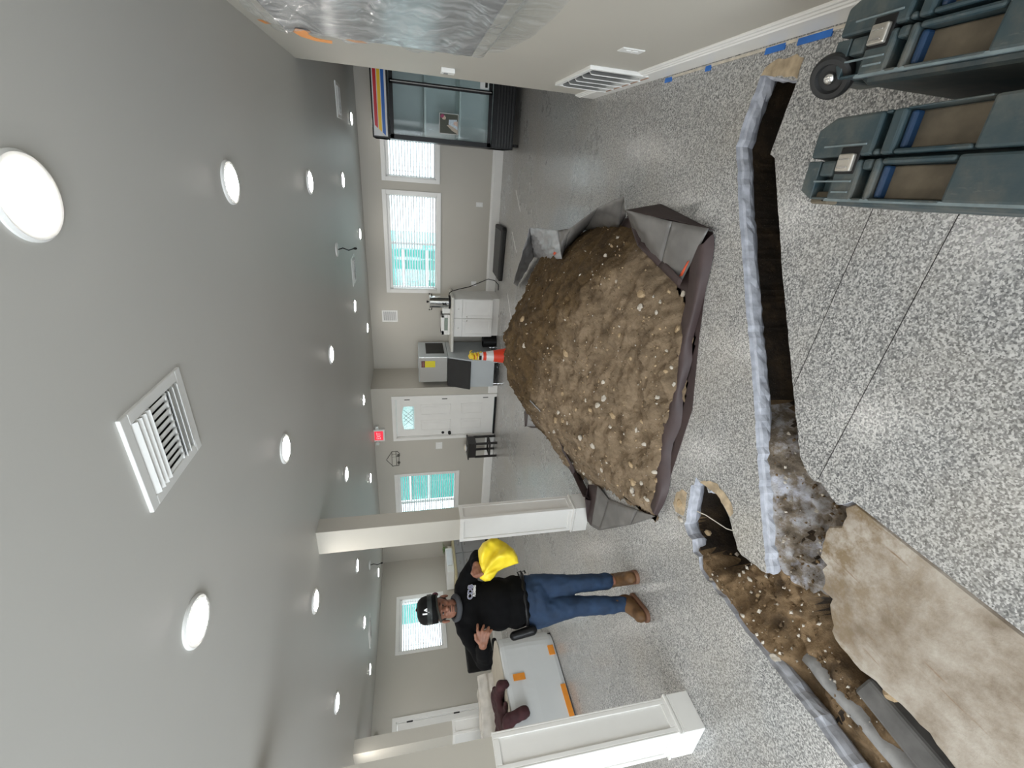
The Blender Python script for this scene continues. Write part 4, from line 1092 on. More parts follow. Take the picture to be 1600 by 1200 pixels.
# white dispenser
dx0, dx1 = -3.02, -2.62
t = thing('cup_dispenser', (-2.82, 8.05, .895), 'white tabletop dispenser with a see-through front, left of the urn', 'dispenser')
mb = MB(); mb.box(dx0, dx1, 7.95, 8.2, .895, .935).box(dx0, dx0 + .09, 7.95, 8.2, .935, 1.06).box(dx1 - .06, dx1, 7.95, 8.2, .935, 1.06).box(dx0, dx1, 8.15, 8.2, .935, 1.06).box(dx0, dx1, 7.95, 8.2, 1.0, 1.06)
mb.build('case', M['white'], t, bevel=.008)
MB().box(dx0 + .09, dx1 - .06, 7.955, 7.962, .935, 1.0).build('window', plain('greenish plastic', (.25, .30, .26), .2), t)
t = thing('paper_box', (-2.55, 8.05, .895), 'small white box squeezed between the urn and the dispenser', 'box')
MB().box(-2.60, -2.50, 7.98, 8.15, .895, 1.03).build('box_body', M['plas'], t, bevel=.005)
MB().box(-2.603, -2.497, 7.977, 8.153, 1.0, 1.035).build('box_lid', M['white'], t, bevel=.003)
# ice machine
ix0, ix1, iy = -3.80, -3.27, 7.42
t = thing('ice_machine', ((ix0 + ix1) / 2, 7.85, 0), 'stainless ice machine on a white bin with a black slanted lid, in the corner', 'ice machine')
iw = plain('pale enamelled steel', (0.52, 0.56, 0.58), 0.35, .3, var=.02)
MB().box(ix0 + .02, ix1 - .0, iy + .05, 8.22, .965, 1.50).build('head', iw, t, bevel=.008)
MB().box(ix0 + .022, ix1 - .002, iy + .035, iy + .05, .975, 1.49).build('head_front', M['steel'], t, bevel=.006)
MB().box(ix1 - .004, ix1 + .004, 7.63, 8.15, 1.02, 1.36).build('side_grille', M['black'], t)
mb = MB()   # bin: side profile extruded across
prof = [(iy + .05, .96), (8.22, .96), (8.22, .11), (iy - .12, .11), (iy - .12, .56), (iy + .02, .94)]
vs = [Vector((x_, p[0], p[1])) for x_ in (ix0 - .03, ix1 - .0) for p in prof]; n_ = len(prof)
mb.add(vs, [tuple(range(n_)), tuple(range(n_, 2 * n_))[::-1]] + [(i, n_ + i, n_ + (i + 1) % n_, (i + 1) % n_) for i in range(n_)])
MBn = mb.build('bin', iw, t, bevel=.01)
pa, pb = Vector((0, iy + .045, .965)), Vector((0, iy - .135, .55)); d_ = (pb - pa).normalized(); nn = Vector((0, d_.z, -d_.y)).normalized()
if nn.y > 0: nn = -nn
vs = []
for x_ in (ix0 - .06, ix1 - .02):
    for p, o_ in ((pa, 0), (pb, 0), (pb, .04), (pa, .03)): vs.append(Vector((x_, 0, 0)) + p + nn * o_)
MB().add(vs, [(0, 1, 2, 3), (4, 7, 6, 5), (0, 4, 5, 1), (1, 5, 6, 2), (2, 6, 7, 3), (3, 7, 4, 0)]).build('bin_lid', M['rubber'], t, bevel=.012)
for x_ in (ix0 + .0, ix1 - .08):
    for y_ in (iy - .05, 8.1): MB().lathe([(.022, 0), (.022, .02), (.014, .03), (.014, .11)], 12, Matrix.Translation((x_, y_, 0))).build('leg', M['chrome'], t)
MB().box(ix1 - .20, ix1 - .075, iy + .030, iy + .036, 1.20, 1.385).build('yellow_label', plain('yellow label', (.72, .62, .02), .5), t)
pb_ = MB().box(ix1 - .20, ix1 - .075, iy + .030, iy + .036, 1.385, 1.45).build('warning_label', plain('dark label', (.10, .03, .03), .5), t)
for k in range(3): MB().box(ix1 - .185, ix1 - .09, iy + .028, iy + .031, 1.40 + k * .014, 1.406 + k * .014).build('print_line', plain('label print', (.45, .18, .16), .5) if k == 0 else bpy.data.materials['label print'], pb_)
# bin under the worktop
t = thing('waste_bin', (-3.10, 7.92, 0), 'black waste bin standing under the end of the worktop', 'bin')
MB().lathe([(.105, 0), (.11, .01), (.124, .24), (.128, .245), (.128, .26), (.116, .26), (.10, .03)], 28, Matrix.Translation((-3.115, 7.88, 0))).build('tub', M['black'], t, smooth=False)
# grille on the back wall
T = TW('A', -2.765, 2.01); t = thing('return_grille', T @ Vector((0, 0, 0)), 'white framed air return grille high on the back wall above the urn', 'vent')
for bx in ((-.115, .115, .12, .145), (-.115, .115, -.145, -.12), (-.115, -.09, -.12, .12), (.09, .115, -.12, .12)): MB().box(bx[0], bx[1], 0, .014, bx[2], bx[3], T).build('frame', M['white'], t, bevel=.003)
MB().box(-.095, .095, 0, .003, -.125, .125, T).build('backing', M['grey'], t)
mb = MB()
for i in range(14): mb.box(-.09, .09, .002, .010, -.115 + i * .0175, -.106 + i * .0175, T)
tag(mb.build('louvres', M['plas'], t), kind='stuff')
# black mat by the wall
t = thing('floor_mat', (-1.45, 7.9, 0), 'black rubber mat lying flat on the floor against the back baseboard', 'mat')
MB().prism([(-1.88, 7.63), (-1.00, 7.55), (-.95, 7.58), (-.98, 8.25), (-1.86, 8.26)], 0, .075).build('mat_body', M['rubber'], t, bevel=.02)
MB().prism([(-1.84, 7.70), (-1.02, 7.62), (-1.03, 8.20), (-1.83, 8.21)], .07, .082).build('mat_top', plain('mat top', (.035, .035, .035), .45), t, bevel=.006)

# ================================================================ traffic cone
qx, qy = -2.86, 6.55
t = thing('traffic_cone', (qx, qy, 0), 'orange traffic cone with white bands and yellow caution tape round its top, behind the heap', 'cone'); T = Matrix.Translation((qx, qy, 0))
og = plain('cone orange', (.85, .06, .02), .45, var=.05); og['x'] = 1
MB().box(-.18, .18, -.18, .18, 0, .03, T).build('foot', M['rubber'], t, bevel=.01)
def cr_(z_): return .135 - (.135 - .03) * (z_ - .03) / .67
def band(z0, z1, mat, nm, e=0): return MB().lathe([(cr_(z0) + e, z0), (cr_(z1) + e, z1)], 28, T).build(nm, mat, t, smooth=False)
band(.03, .70, og, 'cone_body')
refl = plain('reflective white', (.80, .80, .80), .3)
band(.30, .42, refl, 'reflective_band', .002); band(.47, .56, refl, 'reflective_band', .002)
yt = plain('caution tape', (.80, .58, .03), .45, var=.1)
mb = MB()
for k in range(40):
    pass
pts = [(cr_(.56 + .1 * k / 40) * math.cos(k * .55) * 1.15, cr_(.56 + .1 * k / 40) * math.sin(k * .55) * 1.15, .50 + .17 * k / 40) for k in range(41)]
tp = remeshed(MB().tube([T @ Vector(p) for p in pts], .018, 8).ellipsoid(T @ Vector((0, 0, .66)), .055, .05, .05).tube([T @ Vector((.03, -.03, .66)), T @ Vector((.10, -.05, .70)), T @ Vector((.12, -.04, .66))], .012, 6), 'caution_tape', yt, t, .008, 3, lambda c: .012 * noise.noise(c * 40))
tp['label'] = 'yellow caution tape wound round the tip'
mb = MB()
MB().box(-.035, .035, -.075, -.068, .50, .54, T).build('tape_print', M['black'], t)
MB().ellipsoid(T @ Vector((.0, -.02, .63)), .045, .04, .03).build('cone_tip', plain('tip orange', (.55, .16, .03), .5), t, smooth=True)

# ================================================================ by the entrance door
sx0, sx1, sy0, sy1 = -5.30, -4.95, 7.03, 7.32
t = thing('side_stool', (-5.125, 7.18, 0), 'black wooden stool table with four legs left of the entrance door', 'stool'); bw = plain('black stained wood', (.018, .016, .015), .4, var=.3)
MB().box(sx0 - .02, sx1 + .02, sy0 - .02, sy1 + .02, .56, .585).build('top', bw, t, bevel=.004)
MB().box(sx0 + .01, sx1 - .01, sy0 + .01, sy1 - .01, .42, .56).build('apron', bw, t)
for x_ in (sx0 + .02, sx1 - .02):
    for y_ in (sy0 + .02, sy1 - .02): MB().box(x_ - .017, x_ + .017, y_ - .017, y_ + .017, 0, .44).build('leg', bw, t)
for y_ in (sy0 + .02, sy1 - .02): MB().box(sx0 + .02, sx1 - .02, y_ - .012, y_ + .012, .13, .16).build('stretcher', bw, t)
for x_ in (sx0 + .02, sx1 - .02): MB().box(x_ - .012, x_ + .012, sy0 + .02, sy1 - .02, .13, .16).build('stretcher', bw, t)
t = thing('bowl', (-5.12, 7.15, .585), 'small white bowl on top of the black stool', 'bowl')
MB().lathe([(.04, 0), (.065, .02), (.075, .04), (.07, .04), (.05, .02), (.01, .012)], 24, Matrix.Translation((-5.12, 7.15, .585))).build('bowl_body', M['white'], t, smooth=True)
MB().ellipsoid((-5.12, 7.15, .625), .06, .06, .018).build('bowl_contents', plain('cream wax', (.7, .62, .5), .6), t, smooth=True)


def exit_sign(T, label, W=.27):
    t = thing('exit_sign', T @ Vector((0, 0, 0)), label, 'sign')
    MB().box(-W / 2, W / 2, 0, .06, -.11, .10, T).build('housing', M['plas'], t, bevel=.008)
    MB().box(-W / 2 + .035, W / 2 - .035, .058, .064, -.075, .085, T).build('face', emit('exit face red', (.85, .03, .06), .7), t)
    text_mesh('EXIT', 'markings', emit('exit letters', (1.0, .30, .32), 1.1), t, T @ Matrix.Translation((0, .066, .005)) @ Matrix(((1, 0, 0, 0), (0, 0, 1, 0), (0, 1, 0, 0), (0, 0, 0, 1))) @ Matrix.Diagonal((1, 1.45, 1, 1)), .075, .001)
    for s_ in (-1, 1):
        h = MB().box(s_ * (W / 2 + .045) - .035, s_ * (W / 2 + .045) + .035, .005, .075, .0, .065, T).build('lamp_head', M['plas'], t, bevel=.012)
        MB().lathe([(.026, 0), (.026, .006), (.012, .010)], 16, T @ Matrix.Translation((s_ * (W / 2 + .045), .075, .032)) @ Matrix.Rotation(-math.pi / 2, 4, 'X')).build('lens', M['glass'], h)
        MB().box(min(s_ * W / 2, s_ * (W / 2 + .02)), max(s_ * W / 2, s_ * (W / 2 + .02)), .02, .05, .02, .045, T).build('arm', M['plas'], t)
    return t


exit_sign(TW('B', -4.87, 2.275), 'red exit sign with twin lamp heads above the entrance door')
exit_sign(TW('C', 3.72, 2.29), 'red exit sign with twin lamp heads above the left door')
# wire wall ornament: an outline of a truck hung from a string
T = TW('B', -5.475, 2.0); t = thing('wall_ornament', T @ Vector((0, 0, 0)), 'pale wooden truck outline hung on a string left of the exit sign', 'ornament')
dk = plain('dark wire', (.08, .075, .065), .5)
MB().tube([T @ Vector(p) for p in ((-.18, .012, .05), (-.02, .012, .17), (.17, .012, .06))], .005, 6).build('string', dk, t)
MB().box(-.16, .10, .003, .016, -.02, .06, T).build('board', plain('pale board', (.55, .53, .47), .6), t)
mb = MB()
for pl in (((-.18, .012, .06), (.18, .012, .06), (.18, .012, -.05), (.12, .012, -.09), (-.02, .012, -.075), (-.17, .012, -.07), (-.18, .012, .06)), ((-.16, .012, -.02), (.16, .012, -.02)), ((.05, .012, .06), (.05, .012, -.07))):
    mb.tube([T @ Vector(p) for p in pl], .006, 6)
mb.build('outline', dk, t)
for x_ in (-.1, .08): MB().lathe([(.028, 0), (.028, .012), (.015, .014)], 16, T @ Matrix.Translation((x_, .006, -.07)) @ Matrix.Rotation(-math.pi / 2, 4, 'X')).build('wheel', dk, t)

# ================================================================ far left: kitchen counter, wrapped counter
t = thing('kitchen_counter', (-8.0, 6.9, 0), 'white topped grey kitchen counter in the far left corner behind the man', 'counter')
MB().box(XC + .002, -7.75, 6.35, YB - .03, .08, .80).build('carcass', plain('grey cabinet', (.30, .30, .30), .45), t)
MB().box(XC + .002, -7.8, 6.4, YB - .03, 0, .08).build('plinth', M['black'], t)
MB().box(XC + .002, -7.70, 6.30, YB - .03, .80, .84).build('top', plain('pale oak edge', (.55, .47, .28), .5), t, bevel=.004)
for a, b in ((6.37, 6.86), (6.88, 7.37)): 
    d = MB().box(-7.752, -7.735, a, b, .10, .62).build('cabinet_door', plain('grey door', (.36, .36, .36), .45), t, bevel=.003)
    MB().box(-7.735, -7.715, a + .2, a + .3, .56, .575).build('handle', M['steel'], d)
    d = MB().box(-7.752, -7.735, a, b, .64, .79).build('drawer', bpy.data.materials['grey door'], t, bevel=.003)
    MB().box(-7.735, -7.715, a + .2, a + .3, .71, .725).build('handle', M['steel'], d)
t = thing('microwave', (-8.1, 6.75, .84), 'white countertop oven on the kitchen counter in the far left corner', 'oven')
MB().box(-8.36, -7.80, 6.45, 7.10, .845, 1.0).build('case', M['white'], t, bevel=.01)
MB().box(-7.80, -7.79, 6.62, 7.05, .87, .98).build('oven_door', plain('pale glass', (.70, .73, .76), .15), t, bevel=.004)
mb = MB().tube([(-7.775, 6.60, .88), (-7.775, 6.60, .97)], .006, 6); mb.build('handle', M['steel'], t)
t = thing('potted_plant', (-7.95, 7.22, .84), 'small green potted plant on the kitchen counter behind the pillar', 'plant')
MB().lathe([(.04, 0), (.055, .09), (.06, .09), (.05, .085), (.01, .08)], 18, Matrix.Translation((-7.95, 7.22, .84))).build('pot', M['white'], t)
leafm = plain('leaf green', (.22, .34, .14), .5, var=.2)
for k in range(16):
    a = k * 2.4; R_ = .10 + .05 * (k % 3); p0 = Vector((-7.95, 7.22, .93)); p1 = p0 + Vector((math.cos(a) * R_ * .5, math.sin(a) * R_ * .5, .10)); p2 = p0 + Vector((math.cos(a) * R_, math.sin(a) * R_, .09 + .03 * (k % 2)))
    s_ = Vector((-math.sin(a), math.cos(a), 0)) * .02
    MB().add([p0, p1 - s_, p2, p1 + s_, p1 + Vector((0, 0, .006))], [(0, 1, 4), (1, 2, 4), (2, 3, 4), (3, 0, 4)]).build('leaf', leafm, t)

filmw = plain('white protective wrap', (0.62, 0.64, 0.64), 0.38, var=.03, scale=3)
t = thing('wrapped_counter', (-5.6, 2.4, 0), 'large low counter wrapped in white protective film with orange tape, behind the near pillar', 'counter')
x0, x1, ya, yb, H = -6.35, -5.16, 1.35, 3.32, .68; r_ = .26
pl = [(x0, ya), (x1, ya)] + [(x1 - r_ + r_ * math.cos(a), yb - r_ + r_ * math.sin(a)) for a in [math.pi / 2 * k / 8 for k in range(9)]] + [(x0, yb)]
n_ = len(pl); mb = MB(); vs = []; lv = [(0.010, -.012), (.05, 0), (.2, .0), (.35, .004), (.5, .0), (.62, 0), (.665, -.008), (.68, -.03)]
cx_, cy_ = (x0 + x1) / 2, (ya + yb) / 2
pp = []
for i in range(n_):
    a, b = Vector(pl[i]), Vector(pl[(i + 1) % n_]); k = max(1, int((b - a).length / .08))
    for q in range(k): pp.append(a.lerp(b, q / k))
n_ = len(pp)
for z_, o_ in lv:
    for p in pp:
        d = Vector((p.x - cx_, p.y - cy_)).normalized(); w_ = .012 * noise.noise(Vector((p.x * 2, p.y * 3 + z_ * 2.5, z_ * 1.2))) * (1 if z_ > .1 else .3)
        vs.append((p.x + d.x * (o_ + w_), p.y + d.y * (o_ + w_), z_))
mb.add(vs, [(j * n_ + i, j * n_ + (i + 1) % n_, (j + 1) * n_ + (i + 1) % n_, (j + 1) * n_ + i) for j in range(len(lv) - 1) for i in range(n_)] + [tuple(range(n_))[::-1], tuple(range((len(lv) - 1) * n_, len(lv) * n_))])
mb.build('wrap_front', filmw, t, smooth=False)
MB().box(x0 + .02, x1 - .05, ya + .02, yb - .1, 0, .04).build('plinth', M['black'], t)
MB().prism([(p[0] - .012 * (1 if p[0] > x0 + .1 else 0), p[1]) for p in pl], .68, .688).build('paper_cover', plain('beige paper', (.46, .42, .35), .7, var=.06, scale=8), t)
# raised back part under glossy film
mb = MB(); N, K = 40, 16; vs = []
for j in range(K + 1):
    for i in range(N + 1):
        y_ = ya + (yb - .05 - ya) * i / N; v_ = j / K
        hh = .30 * (.62 + .38 * min(1, max(0, (2.95 - y_) / .8)))
        if v_ < .5: xx = -5.93 - .06 * v_; zz = .685 + hh * v_ * 2
        else: xx = -5.96 - .40 * (v_ - .5) * 2; zz = .685 + hh
        q = Vector((y_ * 6, v_ * 5, 2)); vs.append((xx + .035 * noise.noise(q), y_, zz + .03 * noise.noise(q + Vector((3, 1, 5))) * (1 if j else 0)))
mb.add(vs, [(j * (N + 1) + i, j * (N + 1) + i + 1, (j + 1) * (N + 1) + i + 1, (j + 1) * (N + 1) + i) for j in range(K) for i in range(N)])
mb.build('wrap_back', plain('glossy film over beige', (.60, .57, .52), .16, var=.15, scale=9), t, smooth=True)
MB().box(x0 + .02, -5.98, ya + .05, yb - .2, .68, .84).build('back_ledge', filmw, t)
for a in ((2.70, 2.80, .45, .585),):
    MB().box(x1 + .006, x1 + .016, a[0], a[1] - .03, a[2], a[3]).build('tape', M['orange'], t)
MB().box(x1 - .004, x1 + .012, 2.92, 3.03, .03, .10).build('tape', M['orange'], t)
MB().box(x1 - .004, x1 + .012, 2.22, 2.58, .02, .075).build('tape', M['orange'], t)
# maroon jacket
mar = plain('maroon cloth', (0.036, 0.007, 0.009), 0.85, var=.3, scale=14)
mb = MB(); Z = .69
mb.ellipsoid((-5.55, 2.55, Z + .05), .22, .30, .05).ellipsoid((-5.75, 2.35, Z + .08), .16, .22, .06).ellipsoid((-5.40, 2.25, Z + .04), .18, .16, .04).ellipsoid((-5.62, 2.78, Z + .06), .14, .14, .05)
mb.capsule((-5.45, 2.72, Z + .06), (-5.20, 2.70, Z + .04), .07, .06).capsule((-5.20, 2.70, Z + .04), (-5.17, 2.69, Z - .0), .06, .052)
mb.capsule((-5.45, 2.25, Z + .06), (-5.16, 2.34, Z + .02), .075, .07).capsule((-5.16, 2.34, Z + .02), (-5.11, 2.35, Z - .14), .065, .062)
mb.ellipsoid((-5.30, 2.52, Z + .02), .12, .05, .03)
j_ = remeshed(mb, 'jacket', mar, None, .014, 6, lambda c: .016 * noise.noise(c * 9) + .008 * noise.noise(c * 24)); tag(j_, 'maroon jacket thrown over the wrapped counter with its sleeves hanging', 'jacket')
# black office chair behind the counter
t = thing('office_chair', (-6.9, 3.95, 0), 'black office chair behind the wrapped counter, half hidden by the man', 'chair')
MB().box(-7.12, -6.68, 3.70, 4.20, .42, .50).build('seat', M['black'], t, bevel=.03)
MB().box(-6.72, -6.64, 3.72, 4.22, .52, .93).build('backrest', M['black'], t, bevel=.03)
MB().lathe([(.03, .06), (.03, .42)], 12, Matrix.Translation((-6.9, 3.95, 0))).build('column', M['steel'], t)
for k in range(5):
    a = k * 2 * math.pi / 5; e = Vector((-6.9 + .28 * math.cos(a), 3.95 + .28 * math.sin(a), .06))
    l_ = MB().tube([(-6.9, 3.95, .09), e], .022, 8).build('base_arm', M['black'], t)
    MB().ellipsoid((e.x, e.y, .028), .028, .028, .028).build('castor', M['rubber'], l_)
MB().box(-6.74, -6.70, 3.92, 4.0, .46, .6).build('back_post', M['black'], t)

# ================================================================ heap of soil on a tarpaulin
PB = Vector((-1.6, 3.2, 0))


def seg_d(x, y, a, b):
    "signed distance from the line a->b, positive on its left"
    dx, dy = b[0] - a[0], b[1] - a[1]; L = math.hypot(dx, dy)
    return (dx * (y - a[1]) - dy * (x - a[0])) / L


def smin(vals, k=.10):
    return -k * math.log(sum(math.exp(-v / k) for v in vals))


def pile_h(x, y, rough=True):
    df = seg_d(x, y, (-1.97, 1.94), (-.30, 2.14)); dr = seg_d(x, y, (-.36, 2.2), (-.40, 4.9)); db = 5.05 - y
    dl = min(seg_d(x, y, (-2.86, 3.5), (-2.06, 1.92)), seg_d(x, y, (-3.0, 5.0), (-2.80, 3.4)))
    dc = seg_d(x, y, (-.75, 2.10), (-.30, 2.75))
    f = min(df * 1.6, .08 + .245 * df); r_ = min(dr * 1.2, .10 + .62 * dr); l = min(dl * 1.1, .05 + .62 * dl); b = min(db * 1.1, .05 + .7 * db); c = min(dc * 1.2, .10 + .5 * dc)
    dk = seg_d(x, y, (-.36, 3.5), (-.88, 5.05)); k_ = min(dk * 1.2, .08 + .6 * dk)
    h = smin([f, r_, l, b, c, k_, .74], .05)
    if rough and h > -.05:
        q = Vector((x, y, 0))
        # darker upper heap stands a little proud of the trodden front slope
        u_ = y + .43 * x - 2.72 + .25 * noise.noise(q * 2.2)
        h += .06 * (1 / (1 + math.exp(-u_ * 14))) - .02
        h += .035 * noise.noise(q * 3.1) + .034 * noise.fractal(q * 7, .9, 2.0, 4) + .016 * noise.fractal(q * 24, .7, 2.0, 3)
        cr = noise.noise(q * 5.5 + Vector((9, 3, 1)))
        if abs(cr) < .05 and u_ < .1: h -= .022 * (1 - abs(cr) / .05)
    return h


def on_pile(px, py, extra=0.0):
    d = at(px, py, 0) - Vector((0, 0, EYE)); C_ = Vector((0, 0, EYE)); t0 = .3
    for k in range(400):
        t = t0 + (1 - t0) * k / 399; p = C_ + d * t
        if p.z <= max(0, pile_h(p.x, p.y)) + extra: return p
    return C_ + d


t_pile = thing('dirt_pile', PB, 'big heap of brown stony soil piled on the tarp', 'soil')
st = .016; gx_ = np.arange(-3.15, -.2, st); gy_ = np.arange(1.85, 5.2, st)
Hm = np.array([[pile_h(x_, y_) for x_ in gx_] for y_ in gy_])
idx = -np.ones(Hm.shape, int); vs = []; fs = []
kp = Hm > -.045
for j in range(Hm.shape[0]):
    for i in range(Hm.shape[1]):
        if kp[j, i]: idx[j, i] = len(vs); vs.append((gx_[i], gy_[j], max(.004, Hm[j, i])))
for j in range(Hm.shape[0] - 1):
    for i in range(Hm.shape[1] - 1):
        q = (idx[j, i], idx[j, i + 1], idx[j + 1, i + 1], idx[j + 1, i])
        if min(q) >= 0: fs.append(q)
mb = MB(); mb.v = vs; mb.f = fs; mb.mi = [0] * len(fs)
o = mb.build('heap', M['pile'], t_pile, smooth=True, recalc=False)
STN = [(1002, 459, 11), (999, 481, 7), (1068, 459, 8), (1045, 456, 4), (1031, 473, 5), (1025, 490, 6), (883, 552, 8), (820, 540, 7), (1059, 515, 8), (1079, 488, 5), (1041, 548, 4), (816, 499, 6), (822, 508, 5), (958, 501, 5), (967, 524, 5),
       (943, 621, 8), (957, 649, 8), (933, 633, 6), (942, 597, 5), (936, 596, 4), (1026, 620, 6), (1005, 608, 4), (879, 656, 7), (887, 661, 6), (868, 657, 6), (925, 696, 7), (906, 684, 6), (922, 641, 5), (953, 666, 5), (993, 672, 5), (1003, 658, 5),
       (1007, 694, 6), (989, 753, 8), (987, 766, 7), (1022, 737, 6), (1027, 750, 6), (924, 756, 9), (892, 722, 6), (985, 726, 6), (1002, 753, 6), (879, 615, 5), (872, 644, 5), (866, 674, 5), (1023, 767, 5), (1010, 780, 6), (1018, 700, 5), (905, 700, 4), (948, 723, 4), (1040, 580, 5), (1052, 600, 5), (1049, 575, 5), (985, 560, 4), (963, 440, 5), (945, 400, 5), (955, 385, 4), (965, 372, 4), (900, 640, 5), (915, 625, 4), (1060, 640, 5), (970, 690, 4), (940, 735, 5), (912, 738, 5)]
for n_, (px, py, r_) in enumerate(STN):
    p = on_pile(px, py); rad = r_ * (p - Vector((0, 0, EYE))).length / F_PX * .85
    put_rock(t_pile, p - Vector((0, 0, rad * .15)), rad, 200 + n_)
rnd = random.Random(21); mb = MB(); k_ = 0
while k_ < 2000:
    x_, y_ = rnd.uniform(-3.0, -.3), rnd.uniform(1.95, 4.8); h = pile_h(x_, y_)
    if h < .03: continue
    if y_ + .43 * x_ > 2.8 and rnd.random() < .55: continue
    k_ += 1; mb.cur = rnd.choice((0, 0, 0, 0, 1, 1, 2)); crumb(mb, Vector((x_, y_, h + .002)), rnd.choice((.003, .004, .006, .008, .012)), rnd)
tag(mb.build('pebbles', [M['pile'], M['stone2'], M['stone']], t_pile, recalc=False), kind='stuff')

# tarpaulin: brown outside, grey inside, its edges turned up round the heap
tg = plain('tarp grey side', (0.135, 0.128, 0.12), 0.38, var=.2, scale=7)
ts = plain('tarp silver side', (0.33, 0.33, 0.34), 0.3, var=.2, scale=9)
tb = plain('tarp brown side', (0.048, 0.030, 0.029), 0.6, var=.2, scale=8)
t = thing('tarp', (-1.6, 3.2, 0), 'brown and grey tarpaulin with turned-up corners under the soil heap', 'tarp')


def flap(name, A, B, C, D, mat, n=14, m=8, cr=.012, seed=0, sag=0.0, parent=None):
    "crumpled patch between four corners, A-B along one edge, D-C along the other"
    A, B, C, D = [Vector(v) for v in (A, B, C, D)]
    nr = (B - A).cross(D - A)
    if nr.length == 0: nr = (B - A).cross(C - A)
    nr.normalize(); vs = []
    L = max((B - A).length, .05)
    for j in range(m + 1):
        for i in range(n + 1):
            u_, v_ = i / n, j / m
            p = A.lerp(B, u_).lerp(D.lerp(C, u_), v_); q = p * 7 + Vector((seed * 7.3, 0, 0))
            k = min(1, 6 * min(u_, 1 - u_) + .25) * min(1, 5 * min(v_, 1 - v_) + .25)
            p = p + nr * (cr * (noise.noise(q) + .9 * (abs(noise.noise(q * 1.9)) - .3) + .5 * noise.noise(q * 3.1)) * k)
            p.z = max(.004, p.z - sag * math.sin(math.pi * u_) * math.sin(math.pi * v_)); vs.append(p)
    mb = MB(); mb.add(vs, [(j * (n + 1) + i, j * (n + 1) + i + 1, (j + 1) * (n + 1) + i + 1, (j + 1) * (n + 1) + i) for j in range(m) for i in range(n)])
    o = mb.build(name, mat, parent or t, smooth=True)
    s_ = o.modifiers.new('thick', 'SOLIDIFY'); s_.thickness = .003; s_.offset = 0
    return o


# ground sheet
gs = [(-.24, 2.18), (-.22, 2.7), (-.34, 3.6), (-.78, 4.7), (-1.6, 4.9), (-2.85, 4.85), (-2.75, 3.6), (-2.1, 1.95), (-1.2, 1.93), (-.8, 2.05)]
MB().prism(gs, .001, .004).build('ground_sheet', tb, t)
# near skirt: brown edge rolled a little off the floor
OUT = [(1117, 362), (1116, 402), (1104, 447), (1094, 492), (1078, 540), (1085, 560), (1072, 592), (1066, 630), (1067, 668), (1050, 690), (1047, 725), (1049, 758), (1039, 785), (1028, 806)]
INN = [(1096, 385), (1090, 410), (1088, 445), (1084, 482), (1067, 537), (1062, 560), (1060, 594), (1052, 630), (1042, 657), (1037, 690), (1026, 717), (1028, 750), (1030, 778), (1020, 803)]
mb = MB(); vs = []
for a, b in zip(OUT, INN):
    po = at(*a, .006); pi = at(*b, .06); w_ = noise.noise(po * 5) * .012
    vs += [at(*a, .004), po.lerp(pi, .25) + Vector((0, 0, .004 + w_)), po.lerp(pi, .6) + Vector((0, 0, .004 - w_)), pi, pi + Vector((0, .12, -.03))]
n_ = len(OUT)
mb.add(vs, [(i * 5 + j, i * 5 + j + 1, (i + 1) * 5 + j + 1, (i + 1) * 5 + j) for i in range(n_ - 1) for j in range(4)])
sk = mb.build('skirt', tb, t, smooth=True)
sk.modifiers.new('sub', 'SUBSURF').levels = 1; sk.modifiers['sub'].render_levels = 1
ey = at(1100, 424, .02); MB().lathe([(.008, 0), (.008, .004), (.014, .004), (.014, 0)], 14, Matrix.Translation(ey)).build('eyelet', M['steel'], sk)
# big flap folded over the heap at the near right corner
c1, c2, c3 = at(978, 328, .24), at(1050, 346, .13), at(1108, 357, .05)
i1, i2, i3 = on_pile(980, 338, .03), on_pile(1000, 384, .02), on_pile(1061, 447, .02)
flap('flap', c1, c2, i3.lerp(i2, .45), i2.lerp(i1, .55), tg, seed=1, cr=.02, sag=-.02)
flap('flap', c2, c3, i3, i3.lerp(i2, .45), tg, seed=2, cr=.012, sag=-.02)
hem_pts = [on_pile(980, 338, .05), on_pile(996, 384, .05), on_pile(1028, 416, .05), on_pile(1061, 449, .045)]
hem_in = [on_pile(986, 334, .055), on_pile(1004, 374, .055), on_pile(1038, 406, .055), on_pile(1068, 438, .055)]
for k in range(3): flap('hem', hem_pts[k], hem_pts[k + 1], hem_in[k + 1] + Vector((0, 0, .008)), hem_in[k] + Vector((0, 0, .008)), tb, 6, 3, .003, 5)
flap('orange_mark', on_pile(1061, 432, .036), on_pile(1066, 431, .036), on_pile(1077, 407, .05), on_pile(1074, 409, .05), plain('orange print', (.65, .09, .03), .5), 4, 3, .001)
flap('outer_side', c1, c3, at(1117, 361, .004), Vector((c1.x + .05, c1.y, .004)), tb, seed=3, cr=.008)
# standing edge along the right side
b0, b1, b2, b3 = at(978, 328, .24), at(976, 306, .27), at(935, 324, .27), at(890, 357, .28)
j0, j1, j2, j3 = on_pile(978, 338, .01), on_pile(967, 355, .01), on_pile(913, 360, .01), on_pile(882, 392, .02)
flap('flap', b1, b0, j0, j1, tg, seed=4, cr=.015)
flap('flap', b2, b1, j1, j2, tg, seed=5, cr=.02)
flap('flap', b3, b2, j2, j3, tg, seed=6, cr=.02)
